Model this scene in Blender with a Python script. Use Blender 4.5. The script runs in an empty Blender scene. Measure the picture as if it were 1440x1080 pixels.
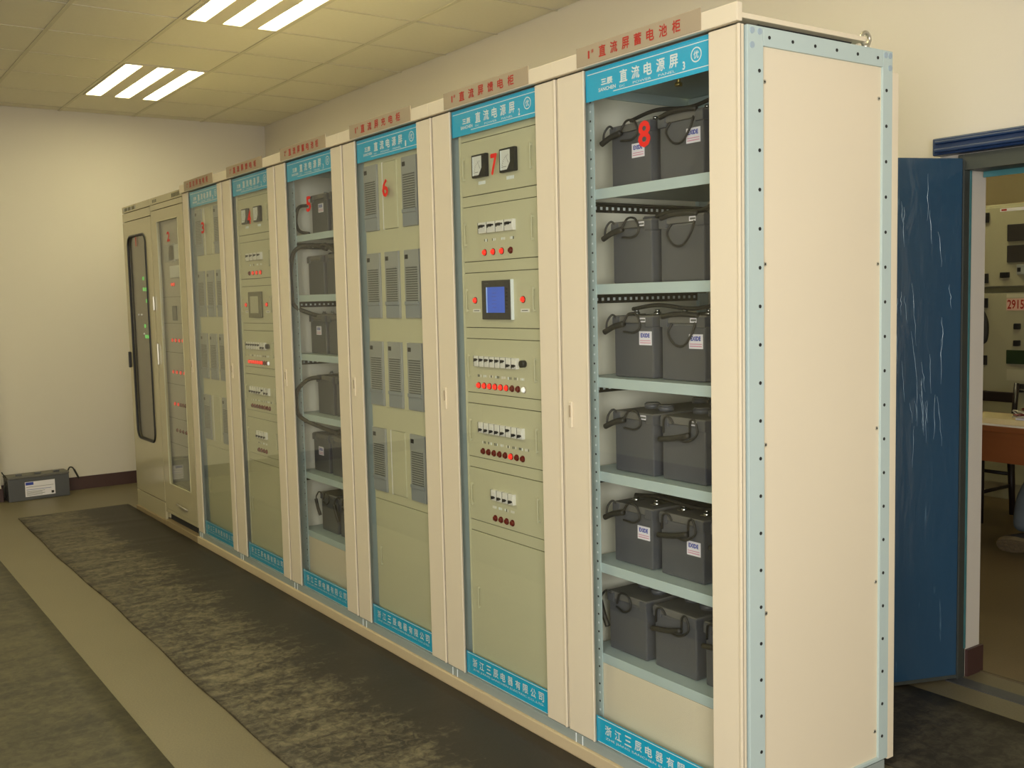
import bpy, bmesh, math, random
from mathutils import Vector, Matrix
random.seed(7)
R = math.radians
SC = bpy.context.scene
COL = SC.collection

# ------------------------------------------------------------------ camera, world, exposure
cam_d = bpy.data.cameras.new('camera'); cam = bpy.data.objects.new('camera', cam_d); COL.objects.link(cam)
cam_d.sensor_width = 36.0; cam_d.lens = 36.0 * 1442.1 / 1440.0; cam_d.clip_start = 0.05
yaw, pitch, roll = -.9618, -.0847, -.0237
fw = Vector((math.sin(yaw) * math.cos(pitch), math.cos(yaw) * math.cos(pitch), math.sin(pitch)))
rt = Vector((math.cos(yaw), -math.sin(yaw), 0)); up = rt.cross(fw)
r2 = rt * math.cos(roll) + up * math.sin(roll); u2 = -rt * math.sin(roll) + up * math.cos(roll)
M = Matrix((r2, u2, -fw)).transposed().to_4x4(); M.translation = Vector((1.9113, -2.0954, 1.5669))
cam.matrix_world = M
SC.camera = cam
SC.view_settings.view_transform = 'Standard'; SC.view_settings.look = 'None'
SC.view_settings.gamma = 1.0; SC.view_settings.use_curve_mapping = False
SC.view_settings.exposure = 0.0
SC.cycles.use_denoising = True
SC.cycles.max_bounces = 10; SC.cycles.transparent_max_bounces = 16; SC.cycles.caustics_reflective = False
SC.cycles.sample_clamp_indirect = 6.0

world = bpy.data.worlds.new('world'); SC.world = world; world.use_nodes = True
world.node_tree.nodes['Background'].inputs[0].default_value = (.72, .82, 1, 1)
world.node_tree.nodes['Background'].inputs[1].default_value = 1.0

LAMP_COL = (1.0, .92, .535); LAMP_STR = 19.5
FLASH_BACK, FLASH_LEFT = 106.0, 112.0

def area_light(name, loc, rot, sx, sy, w, col):
    l = bpy.data.lights.new(name, 'AREA'); l.shape = 'RECTANGLE'; l.size = sx; l.size_y = sy; l.energy = w; l.color = col
    o = bpy.data.objects.new(name, l); COL.objects.link(o); o.location = loc; o.rotation_euler = rot
    return o
# added lights in place of a camera flash, at the corner behind the photographer
FLASH_COL = (1, .975, .95)
area_light('window_daylight', (3.64, -2.45, 1.75), (0, R(90), 0), 1.6, 1.7, FLASH_BACK, FLASH_COL)
area_light('window_daylight', (2.45, -3.94, 1.75), (R(90), 0, 0), 1.7, 1.6, FLASH_LEFT, FLASH_COL)

# ------------------------------------------------------------------ materials
def lin(c):
    if isinstance(c, str): c = [int(c[i:i + 2], 16) / 255 for i in (1, 3, 5)]
    else: c = [v / 255 for v in c]
    return tuple(v / 12.92 if v <= .04045 else ((v + .055) / 1.055) ** 2.4 for v in c)
MATS = {}
def mat(name, c, rough=.5, metal=0, var=0.0, vscale=3.0, bump=0.0, bscale=60.0, emit=0, coat=0, spec=.5, stretch=None):
    if name in MATS: return MATS[name]
    m = bpy.data.materials.new(name); m.use_nodes = True; nt = m.node_tree; b = nt.nodes['Principled BSDF']
    rgb = lin(c); b.inputs['Base Color'].default_value = (*rgb, 1); b.inputs['Roughness'].default_value = rough
    b.inputs['Metallic'].default_value = metal; b.inputs['Specular IOR Level'].default_value = spec
    if coat: b.inputs['Coat Weight'].default_value = coat; b.inputs['Coat Roughness'].default_value = .08
    if emit:
        b.inputs['Emission Color'].default_value = (*rgb, 1); b.inputs['Emission Strength'].default_value = emit
    if var or bump:
        tc = nt.nodes.new('ShaderNodeTexCoord'); src = tc.outputs['Object']
        if stretch:
            mp = nt.nodes.new('ShaderNodeMapping'); mp.inputs['Scale'].default_value = stretch
            nt.links.new(src, mp.inputs['Vector']); src = mp.outputs['Vector']
    if var:
        n = nt.nodes.new('ShaderNodeTexNoise'); n.inputs['Scale'].default_value = vscale; n.inputs['Detail'].default_value = 6
        nt.links.new(src, n.inputs['Vector'])
        mx = nt.nodes.new('ShaderNodeMix'); mx.data_type = 'RGBA'
        mx.inputs[6].default_value = (*[v * (1 - var) for v in rgb], 1); mx.inputs[7].default_value = (*[min(1, v * (1 + var)) for v in rgb], 1)
        nt.links.new(n.outputs['Fac'], mx.inputs[0]); nt.links.new(mx.outputs[2], b.inputs['Base Color'])
    if bump:
        n2 = nt.nodes.new('ShaderNodeTexNoise'); n2.inputs['Scale'].default_value = bscale; n2.inputs['Detail'].default_value = 4
        nt.links.new(src, n2.inputs['Vector'])
        bp = nt.nodes.new('ShaderNodeBump'); bp.inputs['Strength'].default_value = bump; bp.inputs['Distance'].default_value = .01
        nt.links.new(n2.outputs['Fac'], bp.inputs['Height']); nt.links.new(bp.outputs['Normal'], b.inputs['Normal'])
    MATS[name] = m
    return m

def glass(name, tint, base=.04, gl=.02):
    m = bpy.data.materials.new(name); m.use_nodes = True; nt = m.node_tree; nt.nodes.clear()
    out = nt.nodes.new('ShaderNodeOutputMaterial'); mix = nt.nodes.new('ShaderNodeMixShader')
    tr = nt.nodes.new('ShaderNodeBsdfTransparent'); tr.inputs[0].default_value = (*tint, 1)
    g = nt.nodes.new('ShaderNodeBsdfGlossy'); g.inputs['Roughness'].default_value = gl
    lw = nt.nodes.new('ShaderNodeLayerWeight'); lw.inputs['Blend'].default_value = .5
    p = nt.nodes.new('ShaderNodeMath'); p.operation = 'POWER'; p.inputs[1].default_value = 5
    ma = nt.nodes.new('ShaderNodeMath'); ma.operation = 'MULTIPLY_ADD'; ma.inputs[1].default_value = 1 - base; ma.inputs[2].default_value = base
    nt.links.new(lw.outputs['Facing'], p.inputs[0]); nt.links.new(p.outputs[0], ma.inputs[0]); nt.links.new(ma.outputs[0], mix.inputs[0])
    nt.links.new(tr.outputs[0], mix.inputs[1]); nt.links.new(g.outputs[0], mix.inputs[2]); nt.links.new(mix.outputs[0], out.inputs[0])
    MATS[name] = m
    return m

beige = mat('cabinet_beige', (228, 216, 190), .42, var=.03, vscale=1.5)
olive = mat('old_cabinet_paint', (196, 187, 152), .22, var=.03, vscale=1.5, coat=.3)
olive_dk = mat('old_cabinet_groove', (96, 90, 68), .5)
frameblue = mat('frame_blue_grey', (186, 203, 200), .45, var=.03, vscale=4)
panelg = mat('instrument_panel_paint', (205, 202, 168), .5, var=.03, vscale=2)
seam = mat('panel_seam', (92, 88, 66), .7)
cyan = mat('cyan_strip', (24, 182, 226), .35)
white_ink = mat('white_ink', (238, 246, 246), .5)
plate_m = mat('nameplate_metal', (170, 154, 128), .45, var=.05, vscale=8)
red_ink = mat('red_ink', (178, 44, 34), .5)
sticker_red = mat('red_number_vinyl', (222, 32, 24), .45)
dark = mat('dark_hole', (38, 38, 36), .8)
black = mat('black_plastic', (34, 33, 32), .45, var=.1, vscale=20)
rubber = mat('black_cable', (44, 42, 38), .55)
battery_m = mat('battery_case', (88, 89, 92), .30, var=.08, vscale=9, bump=.08, bscale=300)
battery_lid = mat('battery_lid', (106, 104, 98), .6, var=.16, vscale=12)
lead = mat('bright_metal', (205, 205, 200), .25, metal=1)
zinc = mat('yellow_zinc', (196, 178, 110), .35, metal=1)
steel = mat('brushed_steel', (196, 192, 176), .35, metal=.8)
white_lab = mat('white_label', (236, 232, 238), .55)
pink_lab = mat('pink_label_band', (216, 150, 176), .55)
blue_ink = mat('blue_ink', (50, 70, 170), .5)
red_on = mat('red_lamp_lit', (255, 48, 34), .3, emit=.75)
red_off = mat('red_lamp_dark', (112, 26, 18), .25)
white_on = mat('white_lamp', (250, 250, 244), .3, emit=.5)
green_on = mat('green_led', (120, 255, 120), .4, emit=.9)
screen_on = mat('blue_screen', (70, 100, 196), .3, emit=.35, var=.12, vscale=30)
screen_on2 = mat('screen_highlight', (150, 180, 240), .3, emit=.4)
screen_off = mat('pale_screen', (188, 186, 156), .3)
breaker_w = mat('breaker_white', (236, 234, 224), .4)
module_m = mat('module_grey', (160, 162, 156), .5, var=.05, vscale=10)
module_dk = mat('module_slot', (96, 98, 92), .6)
module_grip = mat('module_grip', (146, 152, 154), .5)
meter_face = mat('meter_face', (226, 228, 222), .4)
pane = glass('clear_door_glass', (.985, .995, .985), base=.042)
grey_pane = glass('grey_film_glass', (.80, .79, .77), base=.06, gl=.06)
wall_m = mat('wall_plaster', (212, 205, 192), .75, var=.02, vscale=1.2, bump=.03, bscale=90)
ceil_m = mat('ceiling_tile', (226, 220, 200), .85, var=.03, vscale=40, bump=.05, bscale=300)
grid_m = mat('ceiling_grid', (208, 201, 178), .6)
fix_m = mat('fixture_paint', (214, 206, 186), .5)
skirt_m = mat('dark_skirting', (72, 50, 46), .45, var=.15, vscale=6)
blue_frame = mat('door_blue', (20, 46, 86), .35, var=.15, vscale=10)
jamb_m = mat('door_frame_grey', (62, 66, 62), .45, var=.08, vscale=8)

def lamp_mat(k=1):
    m = bpy.data.materials.new('fluorescent_glow'); m.use_nodes = True; nt = m.node_tree; nt.nodes.clear()
    out = nt.nodes.new('ShaderNodeOutputMaterial'); e = nt.nodes.new('ShaderNodeEmission')
    e.inputs[0].default_value = (*LAMP_COL, 1); e.inputs[1].default_value = LAMP_STR * k
    nt.links.new(e.outputs[0], out.inputs[0]); return m
glow = lamp_mat(); glow2 = lamp_mat(2.6)

def floor_material(name, a, b, speck):
    m = bpy.data.materials.new(name); m.use_nodes = True; nt = m.node_tree; bs = nt.nodes['Principled BSDF']
    tc = nt.nodes.new('ShaderNodeTexCoord')
    n1 = nt.nodes.new('ShaderNodeTexNoise'); n1.inputs['Scale'].default_value = 1.7; n1.inputs['Detail'].default_value = 8
    n2 = nt.nodes.new('ShaderNodeTexNoise'); n2.inputs['Scale'].default_value = 140; n2.inputs['Detail'].default_value = 2
    for n in (n1, n2): nt.links.new(tc.outputs['Object'], n.inputs['Vector'])
    mx = nt.nodes.new('ShaderNodeMix'); mx.data_type = 'RGBA'; mx.inputs[6].default_value = (*lin(a), 1); mx.inputs[7].default_value = (*lin(b), 1)
    nt.links.new(n1.outputs['Fac'], mx.inputs[0])
    rmp = nt.nodes.new('ShaderNodeValToRGB'); rmp.color_ramp.elements[0].position = .35; rmp.color_ramp.elements[1].position = .65
    rmp.color_ramp.elements[0].color = (*[1 - speck] * 3, 1); rmp.color_ramp.elements[1].color = (1, 1, 1, 1)
    nt.links.new(n2.outputs['Fac'], rmp.inputs[0])
    mu = nt.nodes.new('ShaderNodeMix'); mu.data_type = 'RGBA'; mu.blend_type = 'MULTIPLY'; mu.inputs[0].default_value = 1
    nt.links.new(mx.outputs[2], mu.inputs[6]); nt.links.new(rmp.outputs[0], mu.inputs[7]); nt.links.new(mu.outputs[2], bs.inputs['Base Color'])
    bs.inputs['Roughness'].default_value = .42
    return m
floor_m = floor_material('painted_concrete', (122, 113, 87), (106, 97, 74), .16)
floor2_m = floor_material('neighbour_floor', (128, 110, 80), (108, 92, 64), .12)

def mat_rubber(name, dark_c, dust_c, lo, hi, edge=None):
    """worn rubber matting: dusty scuffs, stretched across the mat, with a cleaner strip next to the cabinets"""
    m = bpy.data.materials.new(name); m.use_nodes = True; nt = m.node_tree; bs = nt.nodes['Principled BSDF']
    L = nt.links.new; N = nt.nodes.new
    tc = N('ShaderNodeTexCoord'); mp = N('ShaderNodeMapping'); mp.inputs['Scale'].default_value = (6.0, 1.6, 1)
    L(tc.outputs['Object'], mp.inputs['Vector'])
    n1 = N('ShaderNodeTexNoise'); n1.inputs['Scale'].default_value = 1.6; n1.inputs['Detail'].default_value = 12; n1.inputs['Roughness'].default_value = .68; n1.inputs['Distortion'].default_value = .5
    L(mp.outputs[0], n1.inputs['Vector'])
    n2 = N('ShaderNodeTexNoise'); n2.inputs['Scale'].default_value = 26; n2.inputs['Detail'].default_value = 12; n2.inputs['Roughness'].default_value = .72; n2.inputs['Distortion'].default_value = .6
    L(tc.outputs['Object'], n2.inputs['Vector'])
    ad = N('ShaderNodeMath'); ad.operation = 'MULTIPLY_ADD'; ad.inputs[1].default_value = .6
    L(n2.outputs['Fac'], ad.inputs[0])
    h = N('ShaderNodeMath'); h.operation = 'MULTIPLY'; h.inputs[1].default_value = .5; L(n1.outputs['Fac'], h.inputs[0]); L(h.outputs[0], ad.inputs[2])
    src = ad.outputs[0]
    if edge:
        sp = N('ShaderNodeSeparateXYZ'); L(tc.outputs['Object'], sp.inputs[0])
        n3 = N('ShaderNodeTexNoise'); n3.inputs['Scale'].default_value = 2.2; n3.inputs['Detail'].default_value = 4; L(tc.outputs['Object'], n3.inputs['Vector'])
        w = N('ShaderNodeMath'); w.operation = 'MULTIPLY_ADD'; w.inputs[1].default_value = .5; L(n3.outputs['Fac'], w.inputs[0]); L(sp.outputs['Y'], w.inputs[2])
        mr = N('ShaderNodeMapRange'); mr.inputs['From Min'].default_value = edge[0]; mr.inputs['From Max'].default_value = edge[1]
        mr.inputs['To Min'].default_value = 0; mr.inputs['To Max'].default_value = .22; L(w.outputs[0], mr.inputs['Value'])
        sb = N('ShaderNodeMath'); sb.operation = 'SUBTRACT'; L(src, sb.inputs[0]); L(mr.outputs[0], sb.inputs[1]); src = sb.outputs[0]
    rp = N('ShaderNodeValToRGB'); e = rp.color_ramp.elements; e[0].position = lo; e[1].position = hi
    e[0].color = (*lin(dark_c), 1); e[1].color = (*lin(dust_c), 1); L(src, rp.inputs[0]); L(rp.outputs[0], bs.inputs['Base Color'])
    bs.inputs['Roughness'].default_value = .55
    bp = N('ShaderNodeBump'); bp.inputs['Strength'].default_value = .15; bp.inputs['Distance'].default_value = .01
    L(n2.outputs['Fac'], bp.inputs['Height']); L(bp.outputs[0], bs.inputs['Normal'])
    return m
mat_main = mat_rubber('rubber_mat_worn', (42, 36, 27), (118, 110, 86), .48, .70, edge=(-.20, .14))
mat_left = mat_rubber('rubber_mat_dusty', (44, 40, 28), (84, 78, 56), .44, .66)
mat_back = mat_rubber('rubber_mat_dark', (42, 37, 29), (84, 78, 62), .5, .68)

# ------------------------------------------------------------------ mesh helpers
class MB:
    """collects shapes, one mesh object out"""
    def __init__(s): s.v = []; s.f = []; s.mi = []; s.mats = []; s.smooth = []
    def _m(s, m):
        if m not in s.mats: s.mats.append(m)
        return s.mats.index(m)
    def add(s, vs, fs, m, smooth=False):
        o = len(s.v); s.v += [tuple(v) for v in vs]; k = s._m(m)
        for f in fs: s.f.append([i + o for i in f]); s.mi.append(k); s.smooth.append(smooth)
        return s
    def box(s, x0, x1, y0, y1, z0, z1, m):
        vs = [(x, y, z) for z in (z0, z1) for y in (y0, y1) for x in (x0, x1)]
        return s.add(vs, [(0, 2, 3, 1), (4, 5, 7, 6), (0, 1, 5, 4), (2, 6, 7, 3), (0, 4, 6, 2), (1, 3, 7, 5)], m)
    def bbox(s, x0, x1, y0, y1, z0, z1, m, b=.004):
        """box with chamfered edges"""
        bm = bmesh.new(); bmesh.ops.create_cube(bm, size=1)
        for v in bm.verts: v.co = Vector(((x0 + x1) / 2 + v.co.x * (x1 - x0), (y0 + y1) / 2 + v.co.y * (y1 - y0), (z0 + z1) / 2 + v.co.z * (z1 - z0)))
        bmesh.ops.bevel(bm, geom=bm.edges[:], offset=min(b, .45 * min(x1 - x0, y1 - y0, z1 - z0)), segments=2, affect='EDGES', profile=.6)
        bm.verts.index_update()
        s.add([v.co for v in bm.verts], [[v.index for v in f.verts] for f in bm.faces], m); bm.free(); return s
    def cyl(s, p0, p1, r, m, n=12, r1=None, smooth=True):
        p0 = Vector(p0); p1 = Vector(p1); d = (p1 - p0).normalized(); r1 = r if r1 is None else r1
        a = d.orthogonal().normalized(); b = d.cross(a)
        vs = [p0 + (a * math.cos(t) + b * math.sin(t)) * r for t in [2 * math.pi * i / n for i in range(n)]]
        vs += [p1 + (a * math.cos(t) + b * math.sin(t)) * r1 for t in [2 * math.pi * i / n for i in range(n)]]
        s.add(vs, [(i, (i + 1) % n, n + (i + 1) % n, n + i) for i in range(n)], m, smooth)
        o = len(s.v) - 2 * n; k = s._m(m)
        s.f.append([o + i for i in range(n)][::-1]); s.mi.append(k); s.smooth.append(False)
        s.f.append([o + n + i for i in range(n)]); s.mi.append(k); s.smooth.append(False)
        return s
    def tube(s, pts, r, m, n=8, closed=False):
        pts = [Vector(p) for p in pts]; N = len(pts); vs = []; a = None
        for i, p in enumerate(pts):
            q0 = pts[i - 1] if (i or closed) else p; q1 = pts[(i + 1) % N] if (i < N - 1 or closed) else p
            d = (q1 - q0).normalized()
            if a is None: a = d.orthogonal().normalized()
            a = (a - d * a.dot(d)).normalized(); b = d.cross(a); rr = r[i] if isinstance(r, (list, tuple)) else r
            vs += [p + (a * math.cos(2 * math.pi * j / n) + b * math.sin(2 * math.pi * j / n)) * rr for j in range(n)]
        K = N if closed else N - 1
        fs = [(i * n + j, i * n + (j + 1) % n, ((i + 1) % N) * n + (j + 1) % n, ((i + 1) % N) * n + j) for i in range(K) for j in range(n)]
        if not closed: fs += [tuple(range(n))[::-1], tuple((N - 1) * n + j for j in range(n))]
        return s.add(vs, fs, m, True)
    def mesh(s, name):
        me = bpy.data.meshes.new(name); me.from_pydata(s.v, [], s.f)
        for m in s.mats: me.materials.append(m)
        me.polygons.foreach_set('material_index', s.mi); me.polygons.foreach_set('use_smooth', s.smooth); me.update()
        return me
    def build(s, name, parent=None, loc=None): return link(name, s.mesh(name), parent, loc)
    def _stuff(s, name, parent): o = s.build(name, parent); o['kind'] = 'stuff'; return o

def link(name, me, parent=None, loc=None):
    o = bpy.data.objects.new(name, me); COL.objects.link(o)
    if parent is not None: o.parent = parent
    if loc is not None: o.location = loc
    return o
def spline(pts, k=8):
    """Catmull-Rom through points"""
    P = [Vector(p) for p in pts]; P = [P[0] * 2 - P[1]] + P + [P[-1] * 2 - P[-2]]; out = []
    for i in range(1, len(P) - 2):
        for j in range(k):
            t = j / k; a, b, c, d = P[i - 1:i + 3]
            out.append(.5 * ((2 * b) + (c - a) * t + (2 * a - 5 * b + 4 * c - d) * t * t + (3 * b - a - 3 * c + d) * t ** 3))
    return out + [P[-2]]
def tag(o, label=None, cat=None, group=None, kind=None):
    if label: o['label'] = label
    if cat: o['category'] = cat
    if group: o['group'] = group
    if kind: o['kind'] = kind
    return o
def empty(name, loc, rz=0):
    o = bpy.data.objects.new(name, None); COL.objects.link(o); o.location = loc; o.rotation_euler = (0, 0, rz); o.empty_display_size = .05
    return o
def copy_tree(o, parent=None):
    c = o.copy(); COL.objects.link(c)
    if parent is not None: c.parent = parent
    for ch in list(o.children): copy_tree(ch, c)
    return c
def structure(mb, name): return tag(mb.build(name), kind='structure')

TXT = {}
def lettering(txt, m, parent, x0, x1, z0, z1, y, name='lettering', bold=.0, flip=False):
    """printed characters fitted in a rectangle of a plane facing -y"""
    key = (txt, bold)
    if key not in TXT:
        cu = bpy.data.curves.new('lettering', 'FONT'); cu.body = txt; cu.size = 1; cu.resolution_u = 2
        ob = bpy.data.objects.new('lettering', cu); COL.objects.link(ob)
        dg = bpy.context.evaluated_depsgraph_get(); me = bpy.data.meshes.new_from_object(ob.evaluated_get(dg))
        v0 = [v.co.copy() for v in me.vertices]; f0 = [list(p.vertices) for p in me.polygons]; vv = []; ff = []
        for q, (dx, dy) in enumerate([(0, 0)] if not bold else [(-bold, 0), (bold, 0), (0, bold), (0, -bold)]):
            ff += [[i + len(vv) for i in f] for f in f0]; vv += [Vector((v.x + dx, v.y + dy, q * .00012)) for v in v0]
        TXT[key] = (vv, ff)
        bpy.data.objects.remove(ob); bpy.data.curves.remove(cu); bpy.data.meshes.remove(me)
    vs, fs = TXT[key]
    if not vs: return None
    ax0 = min(v.x for v in vs); ax1 = max(v.x for v in vs); ay0 = min(v.y for v in vs); ay1 = max(v.y for v in vs)
    mb = MB()
    mb.add([(x0 + (v.x - ax0) / (ax1 - ax0) * (x1 - x0), y - v.z, z0 + (v.y - ay0) / (ay1 - ay0) * (z1 - z0)) for v in vs], fs, m)
    return mb.build(name, parent)

# ------------------------------------------------------------------ room
XF, YW, HC, XB, YL = -7.42, 1.65, 3.21, 3.7, -4.0
OX0, OX1, OZ, WT = -.358, .66, 2.01, .13       # doorway in the right-hand wall
b = MB(); b.box(XF - .2, XB + .2, YL - .2, YW + WT, -.1, 0, floor_m); structure(b, 'floor')
b = MB(); b.box(XF - .2, OX0, YW, YW + WT, 0, HC + .1, wall_m); b.box(OX1, XB + .2, YW, YW + WT, 0, HC + .1, wall_m)
b.box(OX0, OX1, YW, YW + WT, OZ + .06, HC + .1, wall_m); structure(b, 'wall_right')
b = MB(); b.box(XF - .2, XF, YL, YW, 0, HC + .1, wall_m); structure(b, 'wall_far')
b = MB(); b.box(XF, -7.25, -1.46, -.80, 0, HC, wall_m); structure(b, 'wall_pilaster')
b = MB(); wl = [(1.6, 3.3)]
for a, c in ((XF - .2, 1.6), (3.3, XB + .2)): b.box(a, c, YL - .2, YL, 0, HC + .1, wall_m)
for a, c in wl: b.box(a, c, YL - .2, YL, 0, .95, wall_m); b.box(a, c, YL - .2, YL, 2.55, HC + .1, wall_m)
structure(b, 'wall_left')

# wall behind the camera with an added window
b = MB(); wy = [(-3.3, -1.6)]
for a, c in ((YL, -3.3), (-1.6, YW)): b.box(XB, XB + .2, a, c, 0, HC + .1, wall_m)
for a, c in wy: b.box(XB, XB + .2, a, c, 0, .95, wall_m); b.box(XB, XB + .2, a, c, 2.55, HC + .1, wall_m)
structure(b, 'wall_back')
for k, (px, py, rz) in enumerate([(XB + .1, -2.45, 0), (2.45, YL - .1, R(90))]):
    wroot = tag(empty('window_%d' % (k + 1), (px, py, .95), rz), kind='structure')  # unseen window, added where the flash-like light comes in
    w2 = .85; f = MB()
    for z0, z1 in ((0, .05), (1.55, 1.6)): f.box(-.03, .03, -w2, w2, z0, z1, white_lab)
    for q0, q1 in ((-w2, -w2 + .05), (-.03, .03), (w2 - .05, w2)): f.box(-.03, .03, q0, q1, .05, 1.55, white_lab)
    f.build('window_frame', wroot)
    for q0, q1 in ((-w2 + .05, -.03), (.03, w2 - .05)): MB().box(-.004, .004, q0, q1, .05, 1.55, pane).build('pane', wroot)
# skirting boards
b = MB(); b.box(XF, XF + .012, -.80, YW, 0, .11, skirt_m); b.box(XF, XF + .012, YL, -1.46, 0, .11, skirt_m)
b.box(XF + .012, -7.25, -.80, -.788, 0, .11, skirt_m); b.box(XF + .012, -7.238, -1.472, -1.46, 0, .11, skirt_m); b.box(-7.25, -7.238, -1.46, -.788, 0, .11, skirt_m)
structure(b, 'baseboard_far')
b = MB(); b.box(XF + .012, -.52, YW - .012, YW, 0, .11, skirt_m); b.box(OX1 + .06, XB, YW - .012, YW, 0, .11, skirt_m)
b.box(OX0, OX0 + .012, YW + .03, YW + WT + .012, 0, .11, skirt_m); structure(b, 'baseboard_right')
b = MB(); b.box(XF, XB, YL, YL + .012, 0, .11, skirt_m); structure(b, 'baseboard_left')

# suspended ceiling: slab, grid bars, lay-in tiles
TX, TY, GX0, GY0 = .62, .6, -4.15, -.15
fixtures = [(-6.63, -.15), (-4.15, -.15), (-1.67, -.15), (.81, -.15), (-5.39, -2.55), (-2.91, -2.55), (-.43, -2.55), (2.05, -2.55)]
ceil = tag(MB().box(XF, XB, YL, YW, HC + .06, HC + .12, ceil_m).build('ceiling'), kind='structure')
gb = MB(); y = GY0 - TY * 7
while y < YW:
    if y > YL: gb.box(XF, XB, y - .012, y + .012, HC - .001, HC + .003, grid_m)
    y += TY
gb.build('grid_bar', ceil)
gb = MB(); x = GX0 - TX * 6
while x < XB:
    if x > XF: gb.box(x - .006, x + .006, YL, YW, HC - .0005, HC + .0028, grid_m)
    x += TX
gb.build('grid_bar', ceil)
occ = set()
for fx, fy in fixtures:
    for i in (0, 1): occ.add((round((fx - GX0) / TX) + i, round((fy - GY0) / TY)))
tiles = {}
for i in range(-6, 15):
    for j in range(-8, 4):
        if (i, j) in occ: continue
        x0, x1, y0, y1 = max(GX0 + i * TX, XF), min(GX0 + (i + 1) * TX, XB), max(GY0 + j * TY, YL), min(GY0 + (j + 1) * TY, YW)
        if x1 - x0 < .03 or y1 - y0 < .03: continue
        w, d = round(x1 - x0 - .006, 3), round(y1 - y0 - .012, 3)
        if (w, d) not in tiles: tiles[(w, d)] = MB().bbox(-w / 2, w / 2, -d / 2, d / 2, 0, .012, ceil_m, .003).mesh('ceiling_tile')
        o = link('ceiling_tile', tiles[(w, d)], ceil, ((x0 + x1) / 2, (y0 + y1) / 2, HC + .0035 + random.random() * .0015))
        o.rotation_euler = (random.uniform(-1, 1) * .0015, random.uniform(-1, 1) * .0015, 0)

FW_, FD_ = 1.21, .57
fb = MB(); fb.box(-FW_ / 2, FW_ / 2, -FD_ / 2, FD_ / 2, .045, .05, fix_m)
sy = [-.215, 0, .215]; hw = .056
edges = [-FD_ / 2] + [v for q in sy for v in (q - hw, q + hw)] + [FD_ / 2]
for i in range(0, 8, 2): fb.box(-FW_ / 2, FW_ / 2, edges[i], edges[i + 1], -.004, .045, fix_m)
for q in sy:
    for s_ in (-1, 1): fb.box(min(s_ * FW_ / 2, s_ * (FW_ / 2 - .02)), max(s_ * FW_ / 2, s_ * (FW_ / 2 - .02)), q - hw, q + hw, -.004, .045, fix_m)
me_body = fb.mesh('fixture_body')
me_diff = MB().box(-FW_ / 2 + .02, FW_ / 2 - .02, -hw, hw, .004, .008, glow).mesh('diffuser')
me_diff2 = MB().box(-FW_ / 2 + .02, FW_ / 2 - .02, -hw, hw, .004, .008, glow2).mesh('diffuser')
me_off = MB().box(-FW_ / 2 + .02, FW_ / 2 - .02, -hw, hw, .004, .008, fix_m).mesh('diffuser')
lab_f = {0: 'recessed triple fluorescent light nearest the far wall', 1: 'recessed triple fluorescent light cut by the top edge of the photo'}
for k, (fx, fy) in enumerate(fixtures):
    r = empty('ceiling_light', (fx + TX, fy + TY / 2, HC))
    tag(r, lab_f.get(k, 'recessed triple fluorescent light in the ceiling out of view, unit %s' % 'abcdefgh'[k]), 'ceiling light', 'recessed ceiling lights')
    link('fixture_body', me_body, r)
    for q in sy: link('diffuser', me_diff if k in (0, 1, 2, 4, 5) else me_off, r, (0, q, 0))

# doorway: frame, blue casing, open leaf
fr = tag(empty('door_1', (OX0, YW, 0)), kind='structure')
MB().bbox(-.022, .006, -.03, .02, 0, OZ + .06, jamb_m, .004).build('door_jamb', fr)
MB().bbox(OX1 - OX0 - .006, OX1 - OX0 + .022, -.03, .02, 0, OZ + .06, jamb_m, .004).build('door_jamb', fr)
MB().box(.006, OX1 - OX0 - .006, -.03, .10, OZ, OZ + .06, jamb_m).build('door_head', fr)
b = MB(); b.bbox(-.115, OX1 - OX0 + .115, -.055, -.001, 2.075, 2.142, blue_frame, .006); b.bbox(-.10, OX1 - OX0 + .10, -.07, -.055, 2.085, 2.10, blue_frame, .004); b.bbox(-.10, OX1 - OX0 + .10, -.066, -.055, 2.118, 2.13, blue_frame, .004)
b.build('door_casing', fr)
tealm = mat('teal_film', (70, 124, 128), .3, var=.3, vscale=14, coat=.6)
b = MB(); b.box(.006, OX1 - OX0 - .006, .101, .104, OZ - .022, OZ + .03, tealm); b.box(.0062, .0078, .008, .0205, 0.12, OZ, tealm); b.build('protective_film', fr)

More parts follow.
